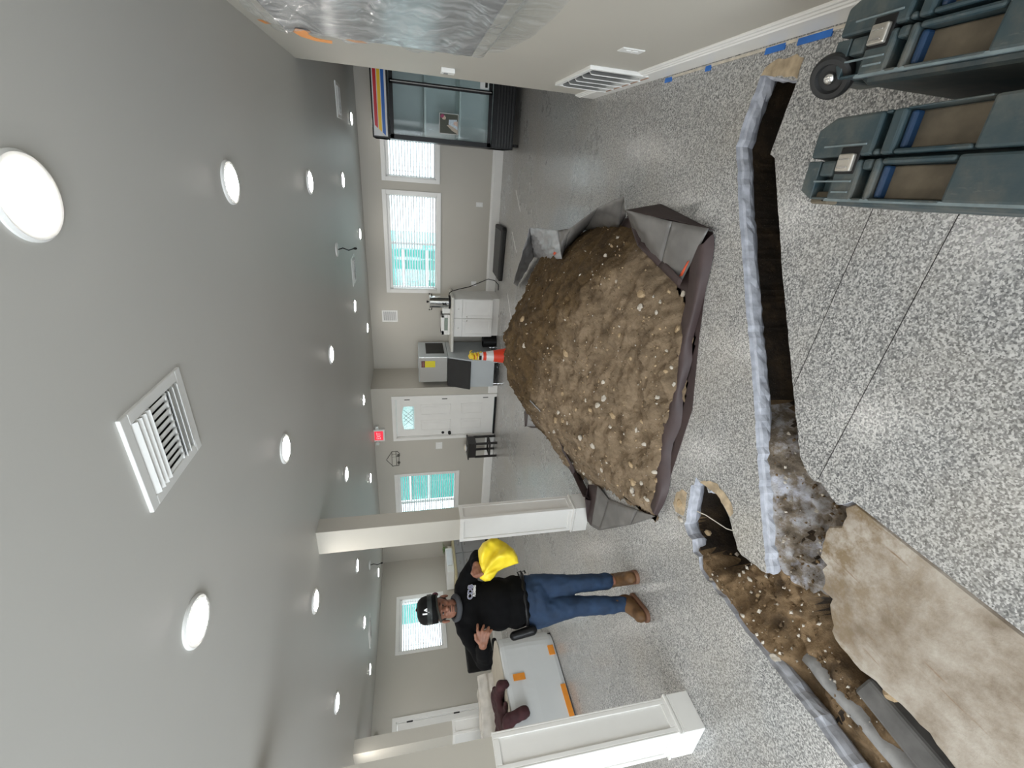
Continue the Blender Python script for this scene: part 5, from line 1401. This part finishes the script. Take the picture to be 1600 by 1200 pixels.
# silvery corner turned inwards at the far right
a1, a2, a3 = at(828, 355, .30), at(872, 360, .30), at(890, 357, .28)
e1, e2 = on_pile(834, 402, .03), on_pile(878, 405, .03); a6, a7 = at(802, 443, .36), on_pile(808, 448, .02)
flap('flap', a1, a2, e2, e1, ts, seed=10, cr=.05, n=20, m=16)
flap('flap', a2, a3, j3, e2, tg, seed=11, cr=.02)
flap('flap', a6, a1, e1, a7, ts, seed=12, cr=.035, n=20, m=10)
flap('orange_mark', on_pile(864, 396, .05), on_pile(871, 386, .06), on_pile(873, 390, .05), on_pile(866, 399, .045), bpy.data.materials['orange print'], 3, 3, .001)
# small flap on the far left
g1, g2, g3, g4 = on_pile(828, 625, .02), on_pile(844, 642, .02), at(847, 666, .06), at(823, 666, .08)
flap('flap', g1, g2, g3, g4, ts, seed=15, cr=.012); flap('hem', at(819, 644, .10), g1, g4, at(820, 667, .08), tb, 6, 3, .004, 16)
flap('outer_side', g3, g4, Vector((g4.x - .03, g4.y, .004)), Vector((g3.x - .03, g3.y, .004)), tb, seed=16, cr=.006)
# edge along the left side
E_ = [(866, 690), (880, 716), (895, 742), (911, 776)]
for k in range(3):
    flap('hem', at(*E_[k], .10), at(*E_[k + 1], .10), on_pile(E_[k + 1][0] + 5, E_[k + 1][1] - 6, .01), on_pile(E_[k][0] + 5, E_[k][1] - 6, .01), tb, 8, 4, .010, 20 + k)
    flap('outer_side', at(*E_[k], .10), at(*E_[k + 1], .10), at(*E_[k + 1], .10) + Vector((-.04, -.02, -.096)), at(*E_[k], .10) + Vector((-.04, -.02, -.096)), tb, 8, 4, .006, 24 + k)
# grey flap at the near left corner beside the pillar
k1, k2, k3 = on_pile(919, 757, .02), on_pile(934, 759, .02), on_pile(951, 780, .015); k4, k5 = on_pile(996, 797, .015), on_pile(1019, 805, .01)
l1, l2, l3, l4 = at(914, 780, .10), at(918, 814, .05), at(936, 829, .006), at(985, 820, .006)
flap('flap', k2, k3, l3, l3.lerp(l2, .5) + Vector((0, 0, .02)), tg, seed=30, cr=.012)
flap('flap', k3, k4, l4, l3, tg, seed=31, cr=.012); flap('flap', k4, k5, at(1024, 807, .004), l4, tg, seed=32, cr=.008)
flap('hem', k1, k2, l3.lerp(l2, .5) + Vector((0, 0, .02)), l2, tb, 10, 4, .008, 33)
flap('hem', l1, k1, l2, l2 + Vector((-.01, 0, 0)), tb, 6, 6, .006, 34)
flap('outer_side', l1, l2, Vector((l2.x - .02, l2.y, .004)), Vector((l1.x - .03, l1.y, .004)), tb, seed=35, cr=.006)

# ================================================================ tool cases
def case_mat():
    mt, nt, b = NT('scuffed teal case'); setp(b, None, .5)
    n = tex(nt, 'ShaderNodeTexNoise', 5, 7, .65); r = ramp(nt, n.outputs[0], [(.36, (.012, .036, .048)), (.52, (.032, .052, .058)), (.68, (.085, .085, .074))])
    n2 = tex(nt, 'ShaderNodeTexNoise', 40, 6, .7, stretch=(3, .6, 3)); r2 = ramp(nt, n2.outputs[0], [(.62, (0, 0, 0)), (.72, (1, 1, 1))])
    mu = nt.nodes.new('ShaderNodeMath'); mu.operation = 'MULTIPLY'; mu.inputs[1].default_value = .35; nt.links.new(r2.outputs[0], mu.inputs[0])
    du = tex(nt, 'ShaderNodeTexNoise', 3.2, 6, .7); dr = ramp(nt, du.outputs[0], [(.42, (0, 0, 0)), (.66, (.75, .75, .75))])
    c0_ = mixc(nt, dr.outputs[0], r.outputs[0], (.135, .135, .115))
    nt.links.new(mixc(nt, mu.outputs[0], c0_, (.20, .19, .16)), b.inputs['Base Color'])
    bump(nt, b, n2.outputs[0], .15, .004); return mt


CM = case_mat()
CD = plain('dusty case recess', (.105, .085, .058), .8, var=.35, scale=14)
CB = plain('clean blue case plastic', (.010, .035, .085), .4, var=.2)
CS = plain('scraped case edge', (.16, .20, .21), .6, var=.2, scale=30)


def tool_case(Mx, W, L, H, label, wheel):
    "Mx: x across, y along (far end positive), z up; origin on the floor under the far end"
    t = thing('tool_case', Mx @ Vector((0, -L / 2, 0)), label, 'case'); h = W / 2; c = .08 if wheel else .055
    def shell(x0, x1, nm):
        s = 1 if x1 > abs(x0) else -1
        if s > 0: pl = [(x0, -L), (x1, -L), (x1, -c * 1.2), (x1 - c * .8, -.006), (x0, 0)]
        else: pl = [(x0, -L), (x1, -L), (x1, 0), (x0 + c * .8, -.006), (x0, -c * 1.4)]
        return MB().prism(pl, .015, H - .052, Mx).build(nm, CM, t, bevel=.018)
    L_ = shell(-h, -.0015, 'shell'); R_ = shell(.0015, h, 'lid')
    def plates(par, x0, x1, holes, y0=-L + .01, y1=-.03):
        ys = sorted({y0, y1, *[v for q in holes for v in q[2:4]]})
        for a, b in zip(ys[:-1], ys[1:]):
            hs = [q for q in holes if q[2] <= a + 1e-6 and q[3] >= b - 1e-6]; xa = x0
            for q in sorted(hs):
                if q[0] > xa + .002: MB().box(xa, q[0], a + .0015, b - .0015, H - .045, H, Mx).build('rib_plate', CM, par, bevel=.007)
                xa = q[1]
            if abs(b - y1) < 1e-6:      # rounded far corners
                sd = 1 if x1 > abs(x0) else -1; q_ = min(.05, (b - a) * .9)
                pl = [(xa, a + .0015), (x1, a + .0015), (x1, b - q_), (x1 - q_ * .55, b), (xa, b)] if sd > 0 else [(xa, a + .0015), (x1, a + .0015), (x1, b), (xa + q_ * (1.5 if wheel else .55), b), (xa, b - q_)]
                MB().prism(pl, H - .045, H, Mx).build('rib_plate', CM, par, bevel=.007)
            elif xa < x1 - .002: MB().box(xa, x1, a + .0015, b - .0015, H - .045, H, Mx).build('rib_plate', CM, par, bevel=.007)
        for q in holes:
            MB().box(q[0] + .002, q[1] - .002, q[2], q[3], H - .05, H - .034, Mx).build('recess', CD if q[4] else CM, par, bevel=.004)
            if q[4]: MB().box(q[0] + .002, q[1] - .002, q[3] - .018, q[3] - .002, H - .045, H - .012, Mx).build('recess_end', CB, par, bevel=.006)
    plates(L_, -h + .012, -.004, [(-h + .018, -.018, -.43, -.255, 1), (-h + .018, -.03, -.235, -.205, 0), (-h + .018, -.045, -.125, -.075, 0)])
    plates(R_, .004, h - .012, [(.016, h - .016, -.45, -.275, 1), (.02, h - .02, -.24, -.22, 0)])
    # thin scraped mouldings
    for x_, a, b in ((-h + .03, -.19, -.14), (-.06, -.19, -.07), (.03, -.2, -.07)):
        MB().box(x_, x_ + .004, a, b, H - .002, H + .003, Mx).build('moulding', CS, L_ if x_ < 0 else R_)
    MB().box(-h + .008, -h + .016, -L + .02, -.12, H - .012, H - .002, Mx).build('moulding', CS, L_)
    # latch over the joint
    MB().box(-.040, .028, -.190, -.130, H - .02, H + .002, Mx).build('latch_well', M['black'], t, bevel=.003)
    la = MB().box(-.034, .010, -.184, -.138, H, H + .014, Mx).build('latch', plain('latch steel', (.50, .47, .42), .35, .8, var=.12, scale=30), t, bevel=.004)
    for x_ in (-.026, -.006): MB().box(x_, x_ + .004, -.176, -.146, H + .012, H + .018, Mx).build('latch_ridge', M['steel'], la, bevel=.001)
    if wheel:
        T = Mx @ Matrix.Translation((-h + .034, -.028, H - .030)) @ Vector((-.50, -.30, .80)).to_track_quat('Z', 'Y').to_matrix().to_4x4()
        MB().box(-h + .01, -h + .07, -.075, -.0, H - .16, H - .03, Mx).build('wheel_bracket', CM, t, bevel=.01)
        wm = MB().lathe([(.050, -.006), (.056, .004), (.058, .018), (.056, .030), (.050, .036), (.038, .036), (.033, .026), (.018, .026)], 36, T).build('wheel', M['rubber'], t, smooth=False)
        MB().lathe([(.016, .020), (.016, .034), (.011, .040), (.004, .042)], 20, T).build('hub_cap', M['steel'], wm, smooth=True)
    else:
        MB().box(-h + .000, -h + .034, -.118, -.055, H - .06, H - .02, Mx).build('wheel_recess', CD, t, bevel=.006)
        MB().ellipsoid(Mx @ Vector((-h + .012, -.10, H - .02)), .005, .005, .004).build('axle_hole', M['black'], t)
    # carrying handle at the near end
    MB().tube([Mx @ Vector(p) for p in ((-.06, -L, H * .55), (-.06, -L - .03, H * .55), (.06, -L - .03, H * .55), (.06, -L, H * .55))], .012, 8).build('handle', M['black'], t, smooth=True)
    for x_ in (-h + .05, h - .05):
        for y_ in (-.08, -L + .08): MB().box(x_ - .03, x_ + .03, y_ - .03, y_ + .03, 0, .018, Mx).build('foot', M['rubber'], t)
    return t


H_ = .42
pB, qB = at(1257, 240, H_), at(1600, 213, H_); aB = math.atan2((pB - qB).y, (pB - qB).x) - math.pi / 2
wB = .235
tool_case(Matrix.Translation((pB.x - .02, pB.y, 0)) @ Matrix.Rotation(aB, 4, 'Z'), wB, .86, H_, 'dusty teal tool case with one steel latch, left of the wheeled one', False)
pA, qA = at(1312, 66, H_), at(1502, 16, H_); aA = math.atan2((pA - qA).y, (pA - qA).x) - math.pi / 2
tool_case(Matrix.Translation((pA.x + .005, pA.y + .035, 0)) @ Matrix.Rotation(aA, 4, 'Z'), .215, .86, H_, 'teal tool case with a black wheel, against the right wall', True)

# ================================================================ the man
PP = Vector((-2.86, 1.98, 0)); pn = PP.normalized(); pr = Vector((-pn.y, pn.x, 0)) * -1; DIST = PP.length
CE = Vector((0, 0, EYE))


def P(s, d, z):
    "s: to the viewer's right, d: towards the viewer, z: up - all as seen in the plane of his feet"
    p = PP + pr * s; p.z = z
    return CE + (p - CE) * (1 - d / DIST)


PM = Matrix(((pr.x, -pn.x, 0, 0), (pr.y, -pn.y, 0, 0), (0, 0, 1, 0), (0, 0, 0, 1)))    # local (s, d, z) axes
man = thing('person', PP, 'man in black cap, black shirt and jeans standing by the pillar holding a yellow bag', 'person')


def skin_mat():
    mt, nt, b = NT('skin'); setp(b, None, .55); b.inputs['Subsurface Weight'].default_value = .08; b.inputs['Subsurface Radius'].default_value = (.01, .004, .002)
    n = tex(nt, 'ShaderNodeTexNoise', 25, 4); r = ramp(nt, n.outputs[0], [(.3, (.20, .085, .05)), (.7, (.30, .135, .085))]); nt.links.new(r.outputs[0], b.inputs['Base Color']); return mt


SK = skin_mat()
HAIR = plain('black hair', (.012, .009, .008), .6)


def E_(mb, s, d, z, rs, rd, rz, rot=None):
    mb.ellipsoid(P(s, d, z), rs, rd, rz, PM @ rot if rot else PM, 24, 16)


mb = MB()
# head
E_(mb, .065, -.005, 1.478, .076, .094, .104); E_(mb, .059, .018, 1.392, .060, .070, .066); E_(mb, .057, .052, 1.350, .030, .030, .024)
E_(mb, .061, .078, 1.452, .050, .016, .010); E_(mb, .035, .058, 1.412, .028, .026, .022); E_(mb, .086, .058, 1.412, .028, .026, .022)
mb.capsule(P(.061, .082, 1.447), P(.060, .108, 1.410), .010, .015); E_(mb, .060, .098, 1.404, .021, .012, .010)
E_(mb, .059, .084, 1.377, .027, .010, .007); E_(mb, .058, .083, 1.366, .024, .010, .007)
E_(mb, .143, -.008, 1.425, .010, .022, .031); E_(mb, -.018, -.008, 1.420, .010, .022, .031)
mb.capsule(P(.062, -.015, 1.40), P(.062, -.02, 1.28), .055, .060)
# trunk and limbs under the clothes
mb.capsule(P(.055, -.01, 1.24), P(.045, .0, .86), .11, .10); mb.capsule(P(-.05, -.01, 1.28), P(.17, -.01, 1.27), .06, .06)
for hip, kn, an in (((-.045, .0, .80), (-.036, .05, .49), (-.070, .05, .10)), ((.115, .0, .78), (.112, .03, .485), (.098, .0, .12))):
    mb.capsule(P(*hip), P(*kn), .085, .055); mb.capsule(P(*kn), P(*an), .053, .036)
SHL, ELL, WRL = (-.075, -.01, 1.285), (-.285, .05, 1.175), (-.188, .22, 1.178)
SHR, ELR, WRR = (.195, -.01, 1.275), (.375, .04, 1.165), (.315, .20, 1.178)
for a, b, c in ((SHL, ELL, WRL), (SHR, ELR, WRR)):
    mb.capsule(P(*a), P(*b), .050, .040); mb.capsule(P(*b), P(*c), .038, .026)
# his right hand, half open across his chest
def hand(mb, wrist, palm_c, fingers, thumb, pr_=.022):
    mb.capsule(P(*wrist), P(*palm_c), .026, .026)
    for kn, f in fingers.items():
        pass


w = WRL; pc = [(-.168, .232, 1.196), (-.163, .236, 1.180), (-.162, .236, 1.162), (-.165, .232, 1.145)]     # knuckles, index to little finger
pc = [(-.140, .235, 1.200), (-.136, .240, 1.181), (-.139, .240, 1.160), (-.147, .236, 1.141)]
wr_pts = [(-.190, .222, 1.192), (-.190, .224, 1.182), (-.190, .224, 1.172), (-.192, .222, 1.164)]
for a, b in zip(wr_pts, pc): mb.capsule(P(*a), P(*b), .015, .0135)
tips = [((-.100, .25, 1.206), (-.064, .232, 1.203), .0095), ((-.108, .255, 1.176), (-.076, .235, 1.160), .0098), ((-.116, .255, 1.148), (-.092, .235, 1.126), .0095), ((-.128, .248, 1.126), (-.110, .235, 1.106), .0085)]
for k, (mid, tip, r_) in zip(pc, tips): mb.capsule(P(*k), P(*mid), r_ + .0015, r_ + .0005); mb.capsule(P(*mid), P(*tip), r_ + .0003, r_ - .001)
mb.capsule(P(-.180, .226, 1.196), P(-.152, .246, 1.222), .0125, .011); mb.capsule(P(-.152, .246, 1.222), P(-.124, .252, 1.226), .0105, .0088)
# his left hand closed on the neck of the bag
kn = [(.275, .225, 1.204), (.280, .232, 1.188), (.284, .232, 1.170), (.286, .228, 1.154)]
for (a, b) in zip([(.312, .205, 1.194), (.312, .208, 1.184), (.313, .208, 1.172), (.314, .205, 1.162)], kn): mb.capsule(P(*a), P(*b), .015, .0135)
for k, (mid, tip, r_) in zip(kn, [((.252, .245, 1.196), (.240, .222, 1.180), .0095), ((.255, .252, 1.180), (.243, .230, 1.163), .0098), ((.260, .252, 1.162), (.249, .230, 1.147), .0095), ((.265, .246, 1.146), (.256, .228, 1.132), .0085)]):
    mb.capsule(P(*k), P(*mid), r_ + .0015, r_ + .0005); mb.capsule(P(*mid), P(*tip), r_ + .0003, r_ - .001)
mb.capsule(P(.305, .218, 1.192), P(.272, .238, 1.214), .0125, .011); mb.capsule(P(.272, .238, 1.214), P(.248, .240, 1.198), .0105, .0088)
body = remeshed(mb, 'body', SK, man, .0048, 3)
# eyes, brows, mouth, beard
for s_ in (.038, .085):
    ey = MB(); E_(ey, s_, .0745, 1.437, .0125, .008, .0060); e_ = ey.build('eye', plain('shaded eye white', (.20, .17, .15), .3), man, smooth=True)  # shade under the cap put into the colour of the eye whites
    ey = MB(); E_(ey, s_, .081, 1.4365, .006, .003, .0056); ey.build('iris', M['black'], e_, smooth=True)
    ey = MB(); E_(ey, s_, .0835, 1.4555, .019, .006, .0042); ey.build('eyebrow', HAIR, man, smooth=True)
ml = MB(); E_(ml, .0585, .090, 1.3715, .024, .006, .0022); ml.build('mouth_line', plain('mouth line', (.07, .022, .018), .6), man, smooth=True)
bd = MB(); E_(bd, .057, .060, 1.348, .027, .028, .020); E_(bd, .0585, .0865, 1.3865, .026, .008, .0045)
remeshed(bd, 'beard', plain('short beard', (.045, .028, .02), .8, var=.4, scale=120), man, .004, 3)
hb = MB(); E_(hb, .065, -.018, 1.45, .0795, .088, .062); remeshed(hb, 'hair', HAIR, man, .006, 3)
# shirt
def folds(a, sc, b=0, sc2=1):
    def f(c):
        q = Vector((c.x * sc, c.y * sc, c.z * sc * .55))
        return a * (noise.noise(q) + .6 * (1 - 2 * abs(noise.noise(q * 1.8 + Vector((4, 2, 9)))))) + b * noise.noise(c * sc2)
    return f


CL = plain('black cotton', (.0025, .0025, .003), .9, var=.2, scale=20, Specular_IOR_Level=.15)
CL2 = plain('charcoal collar', (.045, .048, .055), .8, var=.2)
JN = plain('blue denim', (.014, .036, .082), .8, var=.3, scale=9, bmp=.3, bscale=300)
sb = MB()
E_(sb, .055, -.005, 1.20, .160, .115, .14); E_(sb, .052, .025, 1.05, .170, .140, .17); E_(sb, .046, .02, .92, .172, .135, .085)
sb.capsule(P(.0, -.01, 1.305), P(.125, -.01, 1.30), .060, .060); sb.capsule(P(-.03, -.01, 1.30), SHLp := P(*SHL), .064, .066); sb.capsule(P(.15, -.01, 1.295), P(*SHR), .064, .066)
for a, b, c in ((SHL, ELL, WRL), (SHR, ELR, WRR)):
    pa, pb, pc_ = P(*a), P(*b), P(*c)
    sb.capsule(pa, pb, .068, .058); sb.capsule(pb, pb.lerp(pc_, .72), .056, .046)
sb.capsule(P(.06, -.01, 1.30), P(.06, -.012, 1.325), .072, .066)
for k in range(10):   # straight hem
    a = 2 * math.pi * k / 10; sb.capsule(P(.046 + .105 * math.cos(a), .01 + .08 * math.sin(a), .93), P(.046 + .110 * math.cos(a), .01 + .085 * math.sin(a), .875), .065, .058)
shirt = remeshed(sb, 'shirt', CL, man, .010, 7, folds(.010, 7, .003, 30)); shirt['label'] = 'black long-sleeved shirt'
# grey hood collar round the neck
cb = MB(); N = 26
ring = [P(.059 + .074 * math.cos(2 * math.pi * k / N), .012 + .082 * math.sin(2 * math.pi * k / N), 1.335 - .028 * math.sin(2 * math.pi * k / N) + .012) for k in range(N + 1)]
for a, b in zip(ring[:-1], ring[1:]): cb.capsule(a, b, .020, .020, 10, 3)
remeshed(cb, 'collar', CL2, man, .007, 4, folds(.003, 18))
# jeans
jb = MB()
E_(jb, .043, .0, .82, .168, .118, .085); E_(jb, .040, .0, .755, .170, .118, .085)
for hip, kn_, an, r_ in (((-.050, .0, .765), (-.036, .04, .485), (-.070, .055, .125), 1), ((.120, .0, .755), (.112, .02, .48), (.098, .0, .215), 1)):
    jb.capsule(P(*hip), P(*kn_), .096, .070); jb.capsule(P(*kn_), P(*an), .068, .056); jb.capsule(P(*an), P(an[0], an[1], an[2] - .03), .058, .058)
jeans = remeshed(jb, 'jeans', JN, man, .010, 6, folds(.010, 9, .004, 28)); jeans['label'] = 'blue denim jeans'
bl = MB()
for k in range(28):
    a = 2 * math.pi * k / 28; b = 2 * math.pi * (k + 1) / 28
    bl.capsule(P(.044 + .172 * math.cos(a), .005 + .128 * math.sin(a), .845), P(.044 + .172 * math.cos(b), .005 + .128 * math.sin(b), .845), .016, .016, 8, 3)
remeshed(bl, 'belt', M['black'], man, .007, 2)
ph = MB(); ph.capsule(P(-.168, .06, .955), P(-.150, .07, .815), .030, .034); o = remeshed(ph, 'holster', M['black'], man, .007, 4); o['label'] = 'black pouch hanging from the belt'
for z_ in (.865, .835): MB().tube([P(.215, .03, z_), P(.240, .03, z_ + .01), P(.245, .03, z_ - .015), P(.225, .03, z_ - .02)], .007, 8).build('key_clip', M['black'], man, smooth=True)
# boots
BT = plain('tan boot leather', (.125, .062, .022), .65, var=.3, scale=16)
BS = plain('boot sole', (.17, .085, .05), .7, var=.2)
for heel, toe, ank in (((.100, -.05, .055), (.101, .15, .045), (.098, .0, .20)), ((-.055, .03, .055), (-.165, .17, .045), (-.068, .06, .16))):
    h_, t_, a_ = P(*heel), P(*toe), P(*ank); h_.z, t_.z = .065, .058
    bb = MB(); bb.capsule(h_, t_, .046, .044).capsule(h_.lerp(a_, .1), a_, .050, .048).capsule(h_.lerp(t_, .3) + Vector((0, 0, .02)), h_.lerp(t_, .7), .052, .046)
    bo = remeshed(bb, 'boot', BT, man, .008, 4, folds(.003, 25))
    dirv = (t_ - h_); dirv.z = 0; dirv.normalize(); sd = Vector((-dirv.y, dirv.x, 0)); ol = []
    for k in range(24):
        a = 2 * math.pi * k / 24; c_ = (h_ if math.cos(a) < 0 else t_); ol.append((c_ + dirv * .050 * math.cos(a) + sd * .050 * math.sin(a))[:2])
    MB().prism(ol, 0.0, .026).build('sole', BS, bo, bevel=.005)
    MB().tube([h_.lerp(t_, .35) + Vector((0, 0, .075)) + sd * .03, h_.lerp(t_, .38) + Vector((0, 0, .085)), h_.lerp(t_, .35) + Vector((0, 0, .075)) - sd * .03], .005, 6).build('lace', M['black'], bo)
# cap with glasses pushed up on it
CPM = plain('black cap cloth', (.005, .005, .0048), .8, var=.2, Specular_IOR_Level=.2)
T = Matrix.Translation(P(.072, -.005, 1.490)) @ PM @ Matrix.Rotation(math.radians(-4), 4, 'Y') @ Matrix.Diagonal((.094, .110, 1, 1))
cp = MB().lathe([(1.0, -.012), (1.0, .03), (.985, .062), (.93, .088), (.80, .108), (.58, .121), (.30, .127), (.06, .128)], 32, T).build('cap', CPM, man, smooth=True)
MB().ellipsoid(P(.078, -.005, 1.619), .010, .010, .006).build('cap_button', CPM, cp, smooth=True)
mb = MB(); TT = Matrix.Translation(P(.066, .0, 1.484)) @ PM @ Matrix.Rotation(math.radians(-9), 4, 'Y')
n1, n2 = 16, 6; vs = []
for lay in (0, 1):
    for j in range(n2 + 1):
        for i in range(n1 + 1):
            a = math.pi * (i / n1); ca, sa = math.cos(a), math.sin(a); v_ = j / n2
            s_ = .090 * ca * (1 + .10 * v_ * sa); d_ = .085 * sa + .075 * v_ * (sa ** .5)
            vs.append(TT @ Vector((s_, d_, -.012 * ca * ca * 1.0 - .012 * v_ * (1 - .0 * sa) - .003 * lay + .004)))
w_ = (n1 + 1) * (n2 + 1); fs = []
for j in range(n2):
    for i in range(n1):
        a = j * (n1 + 1) + i; fs += [(a, a + 1, a + n1 + 2, a + n1 + 1), (w_ + a, w_ + a + n1 + 1, w_ + a + n1 + 2, w_ + a + 1)]
for i in range(n1):
    a = n2 * (n1 + 1) + i; fs.append((a, a + 1, w_ + a + 1, w_ + a))
mb.add(vs, fs); mb.build('brim', plain('olive black brim', (.022, .021, .015), .7), cp, smooth=True)
mb = MB(); vs = []; N = 24
for i in range(N + 1):
    a = math.radians(15 + 150 * i / N)
    for z_, r_ in ((1.515, 1.045), (1.522, 1.06), (1.548, 1.03), (1.548, 1.01), (1.515, 1.02)):
        vs.append(P(.072, 0, z_) + pr * (.094 * r_ * math.cos(a)) - pn * (.110 * r_ * math.sin(a)))
mb.add(vs, [(i * 5 + j, i * 5 + (j + 1) % 5, (i + 1) * 5 + (j + 1) % 5, (i + 1) * 5 + j) for i in range(N) for j in range(5)])
o = mb.build('glasses', plain('smoked lens', (.03, .035, .035), .06, 0.0), man, smooth=False); o['label'] = 'dark safety glasses pushed up on the cap'
md = MB(); E_(md, .160, .0, 1.488, .016, .03, .022); o = md.build('ear_defender', plain('maroon rubber', (.09, .012, .03), .5), man, smooth=True); o['label'] = 'maroon ear defender at the side of the cap'
WH = plain('white stitching', (.85, .85, .85), .6)


def surf(o, s, z, extra=.003):
    "a point in front of a mesh of the man, as the viewer sees it"
    p = P(s, .8, z); q = P(s, -.3, z); off = wloc(o.parent) if o.parent else Vector((0, 0, 0))
    ok, loc, nr, i = o.ray_cast(p - off, (q - p).normalized())
    return (loc + off - pn * extra) if ok else P(s, .15, z)


def on_man(txt, name, mat, s, z, size, o=shirt, par=None, bold=0, tilt=0, extra=.004, sx=1):
    c = surf(o, s, z, extra); l = surf(o, s - .02, z, extra); r_ = surf(o, s + .02, z, extra); u_ = surf(o, s, z + .015, extra); d_ = surf(o, s, z - .015, extra)
    ax = (r_ - l).normalized(); az = (u_ - d_); az = (az - ax * az.dot(ax)).normalized(); nn_ = ax.cross(az)
    R_ = Matrix((ax, az, nn_)).transposed().to_4x4(); R_.translation = c
    return text_mesh(txt, name, mat, par or o, R_ @ Matrix.Rotation(tilt, 4, 'Z') @ Matrix.Diagonal((sx, 1, 1, 1)), size, .0012, bold)


bluep = plain('blue lettering', (.015, .03, .20), .6)
on_man('CDB', 'chest_lettering', WH, .148, 1.236, .050, bold=.002, tilt=-.12, extra=.005)
on_man('CDB', 'chest_lettering', bluep, .148, 1.236, .050, bold=-.0004, tilt=-.12, extra=.0075)
on_man('PLUMBING', 'chest_lettering', WH, .152, 1.206, .023, bold=.0012, tilt=-.12, extra=.005, sx=.72)
on_man('L', 'cap_lettering', WH, .052, 1.556, .052, o=cp, bold=.002, tilt=.0, extra=.004)
on_man('A', 'cap_lettering', WH, .070, 1.548, .046, o=cp, bold=.0015, tilt=.0, extra=.0065)

# yellow bag
def puff(poly, thick, name, mat, parent, toW, fold, dens=.010):
    from mathutils.geometry import delaunay_2d_cdt as cdt
    pl = []
    for i, p in enumerate(poly):
        a, b = Vector(p), Vector(poly[(i + 1) % len(poly)]); n = max(1, int((b - a).length / dens))
        for k in range(n): pl.append(a.lerp(b, k / n))
    n = len(pl); xs = [p.x for p in pl]; ys = [p.y for p in pl]; H2 = np.array([p[:] for p in pl]); ins = []
    x = min(xs)
    while x < max(xs):
        y = min(ys)
        while y < max(ys): ins.append(Vector((x, y))); y += dens
        x += dens
    allp = pl + ins
    v, e, f, *_ = cdt(allp, [(i, (i + 1) % n) for i in range(n)], [], 1, 1e-6)
    A = np.array([p[:] for p in v]); B0 = H2; B1 = np.roll(H2, -1, 0); dv = B1 - B0; L2 = (dv ** 2).sum(1)
    tt = np.clip(((A[:, None] - B0[None]) * dv[None]).sum(2) / L2, 0, 1); D = np.sqrt((((B0[None] + tt[..., None] * dv[None]) - A[:, None]) ** 2).sum(2).min(1))
    mx = D.max(); th = thick * np.sqrt(np.clip(1 - (1 - np.clip(D / (mx * .8), 0, 1)) ** 2, 0, 1))
    vs = [toW(p[0], p[1], h + fold(p[0], p[1]) * min(1, h / thick * 2), 1) for p, h in zip(A, th)] + [toW(p[0], p[1], -h * .6, 1) for p, h in zip(A, th)]
    m_ = len(A); mb = MB(); mb.add(vs, [tuple(q) for q in f] + [tuple(m_ + i for i in q[::-1]) for q in f])
    o = mb.build(name, mat, parent, smooth=True, recalc=True)
    bm = bmesh.new(); bm.from_mesh(o.data); bmesh.ops.remove_doubles(bm, verts=bm.verts, dist=.0006); bmesh.ops.recalc_face_normals(bm, faces=bm.faces); bm.to_mesh(o.data); bm.free()
    for q in o.data.polygons: q.use_smooth = True
    return o


def bfold(s, z):
    a = math.atan2(z - 1.14, s - .235); r_ = math.hypot(z - 1.14, s - .235)
    return .030 * math.sin(a * 9 + 2.5 * r_ * 6) * min(1, r_ * 5) + .014 * noise.noise(Vector((s * 22, z * 22, 1)))


bag_poly = [(.205, 1.125), (.228, 1.160), (.275, 1.165), (.345, 1.160), (.425, 1.155), (.475, 1.115), (.502, 1.05), (.498, 1.0), (.455, .935), (.405, .880), (.350, .858), (.302, .856), (.292, .91), (.278, .975), (.262, 1.02), (.225, 1.055), (.205, 1.085)]
bag = puff(bag_poly, .085, 'bag', plain('yellow bag', (.86, .66, .03), .5, var=.06, scale=12), None, lambda s, z, h, _: P(s, .165 + h, z), bfold)
tag(bag, 'crumpled bright yellow bag held in the left hand of the man', 'bag')
